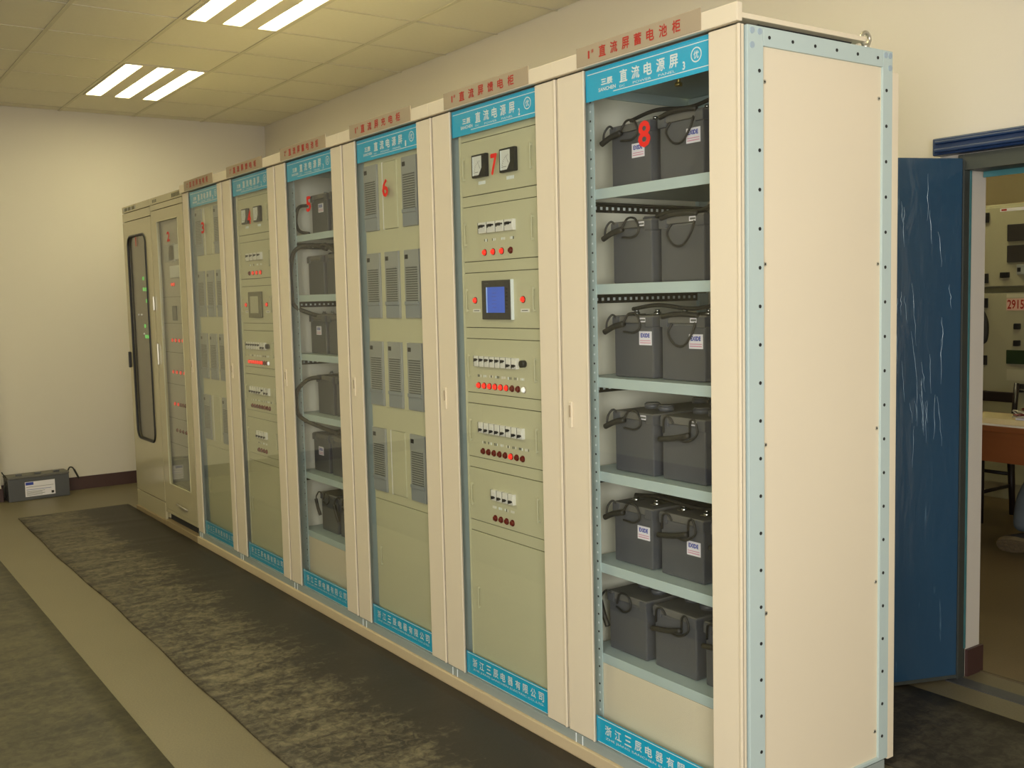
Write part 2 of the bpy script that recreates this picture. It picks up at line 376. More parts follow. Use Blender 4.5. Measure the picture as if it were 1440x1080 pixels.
def leaf_material():
    m = bpy.data.materials.new('blue_leaf_under_film'); m.use_nodes = True; nt = m.node_tree; bs = nt.nodes['Principled BSDF']; N = nt.nodes.new; L = nt.links.new
    tc = N('ShaderNodeTexCoord')
    def noise(sc, st, det=5, dis=0):
        mp = N('ShaderNodeMapping'); mp.inputs['Scale'].default_value = st; L(tc.outputs['Object'], mp.inputs['Vector'])
        n = N('ShaderNodeTexNoise'); n.inputs['Scale'].default_value = sc; n.inputs['Detail'].default_value = det; n.inputs['Distortion'].default_value = dis
        L(mp.outputs[0], n.inputs['Vector']); return n.outputs['Fac']
    a = noise(2.5, (1, 1, .5)); st = noise(9, (5, 5, .45), 4, .6); gate = noise(3, (1, 1, 1), 2)
    mx = N('ShaderNodeMix'); mx.data_type = 'RGBA'; mx.inputs[6].default_value = (*lin((34, 64, 92)), 1); mx.inputs[7].default_value = (*lin((48, 82, 108)), 1); L(a, mx.inputs[0])
    rp = N('ShaderNodeValToRGB'); rp.color_ramp.elements[0].position = .66; rp.color_ramp.elements[1].position = .72; L(st, rp.inputs[0])
    rg = N('ShaderNodeValToRGB'); rg.color_ramp.elements[0].position = .48; rg.color_ramp.elements[1].position = .6; L(gate, rg.inputs[0])
    mu = N('ShaderNodeMath'); mu.operation = 'MULTIPLY'; L(rp.outputs[0], mu.inputs[0]); L(rg.outputs[0], mu.inputs[1])
    m2 = N('ShaderNodeMix'); m2.data_type = 'RGBA'; m2.inputs[7].default_value = (*lin((104, 136, 158)), 1)
    L(mu.outputs[0], m2.inputs[0]); L(mx.outputs[2], m2.inputs[6]); L(m2.outputs[2], bs.inputs['Base Color'])
    bs.inputs['Roughness'].default_value = .3; bs.inputs['Coat Weight'].default_value = .7; bs.inputs['Coat Roughness'].default_value = .06
    bp = N('ShaderNodeBump'); bp.inputs['Strength'].default_value = .5; bp.inputs['Distance'].default_value = .012
    L(noise(6, (3, 3, .6), 3, .4), bp.inputs['Height']); L(bp.outputs[0], bs.inputs['Coat Normal'])
    return m
leaf_m = leaf_material()
ang = math.atan2(-.25, -.096)
leaf = empty('door_leaf', (OX0 - .012, YW - .036, 0.014), ang)
tag(leaf, 'blue door leaf wrapped in clear plastic film, standing open behind the cabinets', 'door')
MB().bbox(.0, .92, -.022, .022, .004, 2.04, leaf_m, .004).build('leaf_panel', leaf)
b = MB(); b.box(.0, .92, -.024, .024, -.002, .012, jamb_m); b.build('bottom_seal', leaf)
film = glass('plastic_film', (.97, .98, 1.0), base=.12, gl=.12)
b = MB()
for k in range(34):
    x = random.uniform(.02, .36); z = random.choice([random.uniform(.9, 1.9), random.uniform(1.0, 1.5)]); l = random.uniform(.06, .24); s = random.uniform(-.02, .14)
    pts = [(x + s * l * t + random.uniform(-.003, .003), .0222 + .0018 * math.sin(math.pi * t), z + l * (t - .5)) for t in [i / 6 for i in range(7)]]
    b.tube(pts, [.0004 + random.uniform(.0002, .0010) * math.sin(math.pi * i / 6) for i in range(7)], mat('film_crease', (150, 178, 200), .15, coat=.8, spec=.9), n=5)
b._stuff('film_crease', leaf)
for z in (.25, 1.05, 1.8): MB().cyl((-.002, -.0, z), (-.002, -.0, z + .1), .011, jamb_m, 10).build('hinge', leaf)
b = MB(); b.box(OX0 - .02, OX1 + .02, 1.575, 1.652, 0, .003, mat('slate_strip', (72, 74, 76), .45, var=.1, vscale=8)); structure(b, 'trim_1')  # dark strip on the floor in front of the doorway
b = MB(); b.box(OX0, OX1, YW + WT - .012, YW + WT + .004, 0, .004, mat('sill_edge', (96, 84, 62), .6)); structure(b, 'trim_2')

# ------------------------------------------------------------------ rubber mats
def rubber_mat(name, x0, x1, y0, y1, m, label, amp, seed, nx=160, ny=10):
    rnd = random.Random(seed); mb = MB(); th = .006; top = []; ph = [rnd.uniform(0, 6.28) for _ in range(5)]
    bumps = [(rnd.uniform(x0, x1), rnd.uniform(.03, .08), rnd.uniform(.3, 1)) for _ in range(int((x1 - x0) * 3))]
    def zt(x, y):
        e = (y1 - y) / (y1 - y0)
        z = sum(a * math.exp(-((x - c - .06 * (y - y0)) / s) ** 2) for c, s, a in bumps) * amp * (.25 + .75 * e)
        return th + z + amp * .15 * (1 + math.sin(x * 9 + ph[0] + 2 * y))
    def ye(x, y, side): return y + side * (.006 * math.sin(x * 2.3 + ph[1]) + .003 * math.sin(x * 7 + ph[2]))
    vs = []; 
    for i in range(nx + 1):
        x = x0 + (x1 - x0) * i / nx
        for j in range(ny + 1):
            y = y0 + (y1 - y0) * j / ny; y = ye(x, y, 1 - j / ny)
            vs.append((x, y, zt(x, y)))
    n0 = len(vs); vs += [(x, y, 0.0) for x, y, z in vs]
    id_ = lambda i, j: i * (ny + 1) + j
    fs = [(id_(i, j), id_(i + 1, j), id_(i + 1, j + 1), id_(i, j + 1)) for i in range(nx) for j in range(ny)]
    for i in range(nx):
        fs.append((id_(i, 0) + n0, id_(i + 1, 0) + n0, id_(i + 1, 0), id_(i, 0))); fs.append((id_(i, ny), id_(i + 1, ny), id_(i + 1, ny) + n0, id_(i, ny) + n0))
    for j in range(ny):
        fs.append((id_(0, j + 1) + n0, id_(0, j) + n0, id_(0, j), id_(0, j + 1))); fs.append((id_(nx, j), id_(nx, j) + n0, id_(nx, j + 1) + n0, id_(nx, j + 1)))
    mb.add(vs, fs, m, True); mb.smooth = [k < nx * ny for k in range(len(fs))]
    return tag(mb.build(name), label, 'rubber mat', 'rubber floor mats')
rubber_mat('rubber_mat', -6.42, 3.4, -.825, -.02, mat_main, 'long scuffed dark rubber mat along the front of the cabinet row', .005, 3, 300, 12)
rubber_mat('rubber_mat', -5.6, 3.4, -2.15, -1.14, mat_left, 'dusty rubber mat at the lower left corner, across the bare floor strip', .003, 5, 120, 8)
rubber_mat('rubber_mat', -3.5, 3.0, .76, 1.41, mat_back, 'dark rubber mat in the aisle behind the cabinets near the doorway', .003, 8, 60, 6)

# ------------------------------------------------------------------ power cabinets of the same make (numbers 3 to 8)
ZB, ZT = .082, 2.272
def cabinet(num, x0, W, uL, uR, plate, head_no, label, inner):
    r = tag(empty('power_cabinet', (x0, 0, 0)), label, 'cabinet', 'matching beige power cabinets')
    # steel skeleton
    for i, (a, c) in enumerate(((.001, .036), (W - .036, W - .001))):
        for (y0, y1) in ((.024, .087), (.611, .658)):
            p = MB().bbox(a, c, y0, y1, ZB, ZT, frameblue, .002).build('corner_post', r)
            if num == 8 and i == 1:
                h = MB()
                for k in range(20): h.cyl((c - .001, (y0 + .046 if y0 < .1 else y0 + .017), .16 + k * .105), (c + .0012, (y0 + .046 if y0 < .1 else y0 + .017), .16 + k * .105), .0052, dark, 8)
                h._stuff('bolt_hole', p)
    for (a, c) in ((.001, .03), (W - .03, W - .001)):
        p = MB().bbox(a, c, .087, .611, ZT - .05, ZT, frameblue, .002).build('top_rail', r)
        MB().bbox(a, c, .087, .611, ZB, ZB + .012, frameblue, .002).build('bottom_rail', r)
        if num == 8 and a > .5:
            h = MB()
            for k in range(6): h.cyl((c - .001, .11 + k * .095, ZT - .026), (c + .0012, .11 + k * .095, ZT - .026), .005, dark, 8)
            h._stuff('bolt_hole', p)
            for yy, zz in ((.042, ZT - .014), (.072, ZT - .014), (.042, ZT - .052), (.624, ZT - .014), (.645, ZT - .014), (.645, ZT - .05)):
                MB().cyl((c - .002, yy, zz), (c + .002, yy, zz), .0085, mat('weld_spot', (160, 178, 190), .4), 14).build('weld_spot', r)
    MB().box(.012, .02, .087, .611, ZB + .012, ZT - .044, mat('inner_cream', (240, 236, 216), .5)).build('side_panel', r)  # cabinet beige lightened to make up for weak light inside
    sp = MB().box(W - .02, W - .008, .0865, .6115, ZB + .012, ZT - .045, beige).build('side_panel', r)
    if num == 8:
        s = MB()
        for yy in (.098, .600):
            for zz in (2.15, 1.66, 1.16, .68, .2): s.cyl((W - .009, yy, zz - .02), (W - .0065, yy, zz - .02), .006, steel, 10); s.cyl((W - .0066, yy, zz - .02), (W - .006, yy, zz - .02), .0028, dark, 8)
        s._stuff('panel_screw', sp)
    MB().bbox(.006, W - .002, .659, .69, .075, 2.212, beige, .002).build('rear_panel', r)
    MB().box(.02, W - .02, .09, .64, ZB, ZB + .01, frameblue).build('floor_plate', r)
    MB().box(.036, W - .036, .03, .64, ZT - .02, ZT - .014, frameblue).build('ceiling_plate', r)
    MB().bbox(.002, W - .002, -.0, .53, 2.286, 2.300, beige, .002).build('roof_plate', r)
    MB().box(.03, W - .03, .1, .5, ZT, 2.286, dark).build('roof_spacer', r)
    b = MB(); b.box(.0, W, .0, .64, .047, ZB - .002, mat('base_grey', (150, 160, 156), .5, var=.06, vscale=5)); b.box(.040, .0425, -.002, .0, .047, .079, white_ink); b.box(.075, .0775, -.002, .0, .047, .079, white_ink); b.build('base_frame', r)
    if num == 8:
        ring = MB(); ring.tube([(W - .02, .552 + .019 * math.cos(t), 2.30 + .019 * math.sin(t)) for t in [2 * math.pi * i / 18 for i in range(18)]], .006, steel, 8, True)
        ring.cyl((W - .02, .552, ZT), (W - .02, .552, 2.284), .012, steel, 12); ring.build('lifting_eye', r)
    # head fascia with nameplate
    f = MB(); f.bbox(0, W, -.016, .004, 2.276, 2.325, beige, .002); f.build('head_fascia', r)
    a, c = uL - .012, uR - .010
    p = MB().bbox(a, c, -.0185, -.016, 2.279, 2.339, plate_m, .001).build('nameplate', r)
    w = c - a
    lettering(plate[0], red_ink, p, a + .085 * w + .012, a + .085 * w + (.020 if plate[0] == '1' else .026), 2.297, 2.321, -.0192, bold=.02)
    lettering(plate[1], red_ink, p, a + .085 * w + .028, a + .085 * w + .04, 2.311, 2.323, -.0192, bold=.01)
    body = plate[2]; n = len(body); t0, t1 = a + .19 * w + .002, a + .885 * w; cw = (t1 - t0) / n
    for k, ch in enumerate(body): lettering(ch, red_ink, p, t0 + (k + .1) * cw, t0 + (k + .1) * cw + min(.037, cw * .62), 2.292, 2.327, -.0192, bold=.025)
    # door
    d = MB(); d.bbox(.005, uL, 0, .006, ZB, ZT, beige, .0022); d.bbox(uR, W - .005, 0, .006, ZB, ZT, beige, .0022); d.bbox(.005, .017, .002, .016, ZB, ZT, beige, .0103); d.bbox(W - .014, W - .005, -.0045, .016, ZB, ZT, beige, .0025); d.bbox(uL - .006, uL, -.0035, .006, ZB, ZT, beige, .0018)
    d.box(uL - .01, uR + .01, .0125, .016, ZB, ZB + .045, beige); d.box(uL - .01, uR + .01, .0125, .016, ZT - .045, ZT, beige)
    door = d.build('door', r)
    MB().box(uL - .008, uR + .008, .0062, .0095, ZB + .001, ZT - .001, pane).build('glass_pane', door)
    hb = MB().bbox(.040, .056, -.006, 0, 1.13, 1.217, beige, .003).bbox(.045, .051, -.009, -.006, 1.165, 1.205, plate_m, .001).build('door_handle', door)
    s = MB().box(uL - .004, uR + .004, .0108, .0118, 2.174, ZT - .001, cyan).build('header_strip', door); gw = uR - uL
    b = MB(); b.box(uL + .005, uR - .002, .0104, .0108, 2.2555, 2.258, white_ink); b.box(uL + .24 * gw, uR, .0104, .0108, 2.187, 2.1895, white_ink); b._stuff('print_line', s)
    ti = uL + .11 * gw
    lettering('三辰', white_ink, s, ti + .012, ti + .068, 2.213, 2.234, .0103, bold=.05); lettering('SANCHEN', white_ink, s, ti, ti + .082, 2.196, 2.208, .0103, bold=.03)
    t0 = uL + .295 * gw
    for k, ch in enumerate('直流电源屏'): lettering(ch, white_ink, s, t0 + k * .054, t0 + k * .054 + .036, 2.207, 2.245, .0103, bold=.025)
    lettering(head_no, white_ink, s, uL + .795 * gw, uL + .815 * gw, 2.193, 2.217, .0103, bold=.04)
    lettering('DC', white_ink, s, t0, t0 + .024, 2.1935, 2.2005, .0103); lettering('POWER', white_ink, s, t0 + .06, t0 + .14, 2.1935, 2.2005, .0103); lettering('PANEL', white_ink, s, t0 + .17, t0 + .24, 2.1935, 2.2005, .0103)
    cx, cz = uL + .895 * gw, 2.226
    b = MB(); N_ = 24
    vs = [(cx + q * math.cos(2 * math.pi * i / N_), .0103, cz + q * math.sin(2 * math.pi * i / N_)) for q in (.021, .0175) for i in range(N_)]
    b.add(vs, [(i, N_ + i, N_ + (i + 1) % N_, (i + 1) % N_) for i in range(N_)], white_ink); b.build('emblem_ring', s)
    lettering('优', white_ink, s, cx - .010, cx + .010, cz - .011, cz + .011, .0103, bold=.02)
    s = MB().box(uL - .004, uR + .004, .0108, .0118, ZB + .001, .172, cyan).build('footer_strip', door)
    b = MB(); b.box(uL + .004, uR, .0104, .0108, .1655, .168, white_ink); b.box(uL + .004, uR, .0104, .0108, .0835, .0855, white_ink); b._stuff('print_line', s)
    t0 = uL + .075 * gw
    for k, ch in enumerate('浙江三辰电器有限公司'): lettering(ch, white_ink, s, t0 + k * .0485, t0 + k * .0485 + .033, .119, .152, .0103, bold=.02)
    lettering('ZHE JIANG SANCHEN ELECTRIC CO.,LTD.', white_ink, s, t0 + .002, t0 + .47, .1015, .1115, .0103)
    if num: 
        n = inner['num']; lettering(str(num), sticker_red, door, n[0], n[1], n[2], n[3], .0058, name='number_sticker', bold=.03)
    # mounting strips beside the interior
    for a, c in ((.037, inner['strip']), (W - inner['strip'], W - .037)):
        ys_ = .048 if inner['holes'] else .044
        st = MB().box(a, c, ys_, ys_ + .005, ZB + .02, ZT - .02, frameblue).build('mounting_strip', r)
        if inner['holes'] and a < .2:
            h = MB()
            for k in range(70): h.box(c - .016, c - .010, ys_ - .001, ys_ + .0002, .14 + k * .03, .146 + k * .03, white_ink if k % 2 else dark)
            h._stuff('strip_hole', st)
    return r

# shared small devices -------------------------------------------------
def breaker_mesh(w, on):
    b = MB(); b.bbox(-w / 2 + .001, w / 2 - .001, -.012, .004, -.02, .02, breaker_w, .0015); b.box(-w / 2 + .005, w / 2 - .005, -.014, -.012, -.012, .012, breaker_w)
    z = .007 if on else -.007
    b.box(-w * .36, w * .36, -.016, -.0138, z - .003, z + .003, black); b.box(-w * .14, w * .14, -.020, -.0138, z - .006, z + .004, black)
    b.box(-w * .36, -w * .26, -.0155, -.0138, z - .009, z + .003, black); b.box(-w / 2 - .0006, -w / 2 + .0012, -.0125, 0, -.02, .02, module_dk)
    return b.mesh('breaker')
BR = {(w, on): breaker_mesh(w, on) for w in (.057, .0355) for on in (True, False)}
def lamp_mesh(m):
    b = MB(); b.cyl((0, .002, 0), (0, -.003, 0), .0125, plate_m if m is white_on else red_off, 16); b.cyl((0, -.003, 0), (0, -.009, 0), .0108, m, 16, r1=.008); return b.mesh('indicator_lamp')
LM = {'r': lamp_mesh(red_on), 'd': lamp_mesh(red_off), 'w': lamp_mesh(white_on)}
def handle_mesh(h):
    b = MB(); b.bbox(-.003, .003, -.011, -.006, -h / 2, h / 2, panelg, .002)
    for s in (-1, 1): b.box(-.0025, .0025, -.007, .0, s * (h / 2 - .006) - .004, s * (h / 2 - .006) + .004, panelg)
    return b.mesh('pull_handle')
HND = handle_mesh(.09)
def meter_mesh():
    b = MB(); b.bbox(-.047, .047, -.016, .0, -.042, .042, black, .003)
    # pale dial with the lower right corner cut off by the dark scale cover
    pts = [(-.039, .035), (.022, .035), (.022, -.008), (.002, -.034), (-.039, -.034)]
    b.add([(x, -.0166, z) for x, z in pts], [(4, 3, 2, 1, 0)], meter_face)
    b.add([(-.039, -.0168, .035), (-.031, -.0168, .035), (-.031, -.0168, -.034), (-.039, -.0168, -.034)], [(3, 2, 1, 0)], white_ink)
    for k in range(9):
        t = R(100 + k * 9); cx, cz = .018, -.030
        b.add([(cx + q * math.cos(t + e), -.0169, cz + q * math.sin(t + e)) for q, e in ((.043, -.012), (.043, .012), (.05, .012), (.05, -.012))], [(0, 1, 2, 3)], black)
    b.add([(.012, -.017, -.012), (.0135, -.017, -.011), (-.008, -.017, .022)], [(0, 1, 2)], black)
    b.add([(-.024, -.0169, -.024), (.0, -.0169, -.024), (.0, -.0169, -.0225), (-.024, -.0169, -.0225)], [(0, 1, 2, 3)], black)
    return b.mesh('panel_meter')
MET = meter_mesh()
def screen_mesh(lit):
    b = MB(); g = mat('screen_bezel', (70, 68, 64), .45) if lit else mat('screen_bezel_pale', (112, 108, 84), .45)
    b.bbox(-.093, .093, -.014, .0, -.072, .072, g, .003); m = screen_on if lit else screen_off
    b.box(-.061, .058, -.0148, -.0138, -.047, .047, m)
    if lit:
        b.box(-.061, -.054, -.0152, -.0148, -.047, .047, screen_on2)
        for k in range(5): b.box(-.02 - .004 * (k % 2), .006, -.0151, -.0148, -.028 + k * .013, -.0262 + k * .013, mat('screen_text', (96, 92, 170), .4, emit=.2))
        for k in range(6): b.box(.066, .076, -.0152, -.0138, .036 - k * .014, .042 - k * .014, black)
        b.box(-.07, -.045, -.0145, -.0138, .058, .062, module_dk)
        b.box(.0932, .0965, -.012, .0, -.073, .073, white_ink)
    return b.mesh('display_screen')
SCR = {True: screen_mesh(True), False: screen_mesh(False)}

def feeder(r, lit, rows):
    """rack panels of a feeder cabinet; the devices sit on their panel"""
    YP = .030; U0, U1 = .1585, .6415
    zs = [(1.949, 2.153), (1.703, 1.909), (1.454, 1.661), (1.205, 1.412), (.955, 1.163), (.706, .913)]
    prev = 2.25; P = []
    for z0, z1 in zs:
        MB().box(U0, U1, YP + .002, YP + .006, z1 + .0015, prev - .0015, panelg).build('filler_plate', r)
        p = MB().bbox(U0, U1, YP, YP + .006, z0 + .0015, z1 - .0015, panelg, .001).build('instrument_panel', r); P.append(p); prev = z0
        for u in (.184, .616): link('pull_handle', HND, p, (u, YP, (z0 + z1) / 2))
    MB().box(U0, U1, YP + .002, YP + .006, .663 + .0015, prev - .0015, panelg).build('filler_plate', r)
    p = MB().bbox(U0, U1, YP, YP + .006, .12, .663 - .0015, panelg, .001).build('lower_panel', r)
    link('pull_handle', HND, p, (.212, YP, .402))
    MB().box(U0 - .004, U1 + .004, YP + .0065, YP + .012, .1, 2.25, seam).build('rack_backing', r)
    MB().box(U0 - .003, U0 - .0004, YP - .006, YP + .006, .1, 2.25, white_ink if False else panelg).build('rack_edge', r)
    for u in (.302, .485): link('panel_meter', MET, P[0], (u, YP, 2.052))
    b = MB()
    for u in (.302, .485):
        for k in range(5): b.box(u - .024 + k * .0095, u - .024 + k * .0095 + .007, YP - .0006, YP, 1.985, 1.997, white_ink)
    b._stuff('caption', P[0])
    for k in range(4): link('breaker', BR[(.057, True)], P[1], (.311 + k * .057, YP, 1.824))
    for k, c in enumerate(rows[0]): link('indicator_lamp', LM[c], P[1], (.309 + k * .056, YP, 1.734))
    link('display_screen', SCR[lit], P[2], (.392, YP, 1.5575))
    for u in (.236, .547): link('indicator_lamp', LM['r'], P[2], (u, YP, 1.557))
    b = MB()
    for u in (.243, .556): b.box(u - .026, u + .026, YP - .0008, YP, 1.512, 1.524, breaker_w); b.box(u - .018, u + .018, YP - .001, YP - .0008, 1.5165, 1.5195, module_dk)
    b._stuff('caption', P[2])
    n = 8
    for k in range(n): link('breaker', BR[(.0355, k < 6)], P[3], (.246 + k * .0355, YP, 1.327))
    MB().cyl((.546, YP, 1.328), (.546, YP - .018, 1.328), .013, black, 14).build('selector_knob', P[3])
    for k, c in enumerate(rows[1]): link('indicator_lamp', LM[c], P[3], (.245 + k * (.294 / (len(rows[1]) - 1)), YP, 1.2345))
    for k in range(8): link('breaker', BR[(.0355, k == 5)], P[4], (.265 + k * .0365, YP, 1.075))
    for k, c in enumerate(rows[2]): link('indicator_lamp', LM[c], P[4], (.263 + k * .037, YP, .983))
    for k in range(4): link('breaker', BR[(.0355, False)], P[5], (.341 + k * .0375, YP, .825))
    for k in range(4): link('indicator_lamp', LM['d'], P[5], (.336 + k * .0373, YP, .735))
    for i, (z, us) in enumerate(((1.779, [.318, .37, .43, .485]), (1.272, [.25 + .04 * k for k in range(8)]), (1.018, [.27 + .04 * k for k in range(8)]), (.777, [.33 + .04 * k for k in range(4)]))):
        b = MB()
        for u in us:
            for k in range(3): b.box(u - .012 + k * .009, u - .012 + k * .009 + random.uniform(.003, .007), YP - .0006, YP, z - .004 + random.uniform(-.002, 0), z + .004, random.choice([white_ink, breaker_w, module_dk]))
        b.build('caption', P[(1, 3, 4, 5)[i]])

def module_parts(h):
    w = .122; body = MB().bbox(0, w, -.010, .0, 0, h, module_m, .002); body.box(.008, .034, -.0104, -.010, h - .038, h - .020, black)
    v = MB()
    for k in range(15):
        z = h - .072 - k * .0098; v.box(.012, w - .012, -.0128, -.010, z, z + .0042, module_m); v.box(.012, w - .012, -.0103, -.0099, z - .0056, z, module_dk)
    g = MB(); g.bbox(0.003, w - .003, -.016, -.010, .056, .072, module_grip, .003); g.box(.003, w - .003, -.0112, -.010, .004, .054, module_grip); 
    return body.mesh('charger_module'), v.mesh('vent_louvres'), g.mesh('module_grip')
MOD = module_parts(.286)
def rectifier(r):
    YP = .034
    for a, c in ((.669, .705), (1.0, 1.096), (1.386, 1.485), (1.777, 1.870), (2.157, 2.25)): pass
    rows = [(1.870, 1), (1.487, 0), (1.098, 0), (.709, 1)]; cols = (.155, .327, .500); prev = 2.25
    for z0, blank in rows:
        z1 = z0 + .287
        MB().box(.15, .65, YP - .002, YP + .004, z1, prev, panelg).build('filler_plate', r); prev = z0
        for j, u in enumerate(cols):
            if j: MB().box(cols[j - 1] + .1225, u - .0005, YP - .001, YP + .004, z0, z1, panelg).build('divider_strip', r)
            if blank and j == 1:
                MB().bbox(u, u + .122, YP - .006, YP + .004, z0 + .002, z1 - .002, panelg, .002).build('blank_plate', r); continue
            m = link('charger_module', MOD[0], r, (u, YP, z0 + .0005)); link('vent_louvres', MOD[1], m)['kind'] = 'stuff'; link('module_grip', MOD[2], m)
        for u in cols: MB().box(u - .003, u - .0006, YP - .008, YP + .004, z0, z1, breaker_w).build('module_edge', r)
    MB().box(.15, .65, YP - .002, YP + .004, .671, prev, panelg).build('filler_plate', r)
    MB().box(.15, .655, YP + .0045, YP + .01, .1, 2.25, seam).build('rack_backing', r)
    p = MB().bbox(.15, .65, YP - .002, YP + .004, .12, .668, panelg, .001).build('lower_panel', r); link('pull_handle', HND, p, (.198, YP, .408))

SHELF = [1.905, 1.600, 1.297, .986, .678, .370]
def battery_shelves(r):
    for k, z in enumerate(SHELF):
        s = MB().box(.04, .76, .06, .64, z - .012, z, frameblue)
        s.bbox(.038, .762, .054, .06, z - .032, z + .001, frameblue, .0015).build('shelf', r)
        if k < 5:
            for u0, u1 in ((.022, .062), (.738, .778)):
                q = MB(); q.box(u0, u0 + .004, .09, .62, z - .062, z - .034, black); q.box(u0, u1, .09, .62, z - .036, z - .0325, black)
                rail = q.build('slotted_rail', r); h = MB()
                for j in range(20):
                    yy = .105 + j * .0255; h.box(u0 + .0042 if u0 < .4 else u0 - .0006, u0 + .0048 if u0 < .4 else u0 - .0001, yy, yy + .010, z - .053, z - .043, white_ink)
                h._stuff('rail_slot', rail)
    MB().bbox(.04, .76, .0545, .0595, .10, .337, beige, .001).build('lower_panel', r)
    b = MB(); b.bbox(.04, .76, .06, .10, 2.20, 2.25, frameblue, .002); b.bbox(.40, .76, .30, .34, 2.20, 2.25, frameblue, .002); b.bbox(.04, .76, .56, .60, 2.18, 2.25, frameblue, .002); b.build('cross_rail', r)
    b = MB(); b.cyl((.36, .2, 2.25), (.36, .2, 2.205), .006, zinc, 8); b.cyl((.36, .2, 2.215), (.36, .2, 2.205), .012, zinc, 6); b.build('earth_bolt', r)

info = lambda num, strip, holes: {'num': num, 'strip': strip, 'holes': holes}
c8 = cabinet(8, -.8, .8, .142, .681, ('1', '#', '直流屏蓄电池柜'), '3', 'nearest beige battery cabinet with bolted side panel and red number 8', info((.386, .44, 1.999, 2.078), .127, True))
c7 = cabinet(7, -1.6, .8, .135, .680, ('1', '#', '直流屏馈电柜'), '2', 'beige control cabinet with lit blue display and red number 7', info((.395, .438, 2.005, 2.082), .155, False))
c6 = cabinet(6, -2.4, .8, .130, .677, ('1', '#', '直流屏充电柜'), '1', 'beige cabinet of grey charger modules with red number 6', info((.362, .416, 2.003, 2.08), .148, False))
c5 = cabinet(5, -3.2, .8, .138, .677, ('2', '#', '直流屏蓄电池柜'), '3', 'farther battery cabinet with looping cables and red number 5', info((.369, .425, 2.005, 2.08), .127, True))
c4 = cabinet(4, -4.0, .8, .150, .692, ('2', '#', '直流屏馈电柜'), '2', 'control cabinet with pale unlit display and red number 4', info((.375, .425, 2.0, 2.078), .155, False))
c3 = cabinet(3, -4.74, .74, .118, .655, ('2', '#', '直流屏充电柜'), '1', 'dim charger cabinet with red number 3, next to the olive cabinets', info((.328, .384, 2.0, 2.071), .145, False))
feeder(c7, True, ['rrrd', 'rrrrrrddw', 'dddddrdd']); feeder(c4, False, ['drrr', 'rrrrrrrddw', 'dddddddd'])
rectifier(c6); rectifier(c3)
battery_shelves(c8); battery_shelves(c5)
b = MB()
b.tube(spline([(.30, .14, 1.83), (.20, .10, 1.855), (.13, .04, 1.83), (.085, .033, 1.74), (.082, .033, 1.62), (.10, .036, 1.55), (.15, .09, 1.51), (.22, .15, 1.485)]), .011, rubber)
b.build('cable', c5)
b = MB(); b.tube(spline([(.22, .12, 1.178), (.16, .07, 1.165), (.105, .034, 1.11), (.082, .032, 1.05), (.092, .034, .99), (.16, .045, .955), (.26, .10, .918), (.34, .14, .895)]), .011, rubber); b.build('cable', c5)
b = MB(); b.tube(spline([(.15, .11, 2.06), (.105, .08, 2.05), (.085, .07, 1.98), (.11, .08, 1.93), (.16, .11, 1.915)]), .009, rubber); b.build('cable', c5)
b = MB(); b.tube(spline([(.25, .13, 1.845), (.33, .12, 1.85), (.38, .13, 1.825), (.41, .15, 1.80)]), .010, rubber); b.build('cable', c5)

# plinth the row stands on
pl = MB(); plm = mat('plinth_paint', (204, 186, 150), .5, var=.08, vscale=3); pl.bbox(-4.74, -.001, -.012, .02, 0.0, .046, plm, .003); pl.box(-4.74, -.001, .02, .64, 0.0, .046, plm)
tag(pl.build('base_channel'), 'long beige steel channel on the floor under the cabinet row', 'base channel')

# ------------------------------------------------------------------ batteries
BW, BH, BL = .185, .176, .50
b = MB(); b.bbox(-BW / 2, BW / 2, 0, BL, 0, BH, battery_m, .006); ME_CASE = b.mesh('case')
b = MB(); b.bbox(-BW / 2 - .003, BW / 2 + .003, -.003, BL + .003, BH, BH + .024, battery_lid, .004)
b.bbox(-BW / 2 - .004, -BW / 2 + .03, -.006, .03, BH - .012, BH + .02, battery_m, .003); b.bbox(BW / 2 - .03, BW / 2 + .004, -.006, .03, BH - .012, BH + .02, battery_m, .003); ME_LID = b.mesh('lid')
b = MB(); b.cyl((0, 0, 0), (0, 0, .016), .027, battery_m, 20); b.cyl((0, 0, .016), (0, 0, .02), .023, battery_lid, 20); ME_CAP = b.mesh('terminal_cap')
b = MB(); b.cyl((0, 0, 0), (0, 0, .012), .012, lead, 12); b.cyl((0, 0, .012), (0, 0, .02), .008, lead, 6); b.bbox(-.012, .012, -.02, .03, .002, .006, lead, .001); ME_BOLT = b.mesh('terminal')
b = MB(); b.box(-.029, .029, -.0012, 0, -.022, .022, white_lab); b.box(-.025, .025, -.0015, -.0012, -.016, -.013, pink_lab); b.box(-.025, .025, -.0015, -.0012, -.009, -.0065, pink_lab); ME_ST = b.mesh('maker_sticker')
b = MB(); b.box(-.015, .015, -.001, 0, -.007, .007, white_lab); b.box(-.011, .011, -.0013, -.001, -.003, .003, module_dk); ME_TAG = b.mesh('polarity_tag')
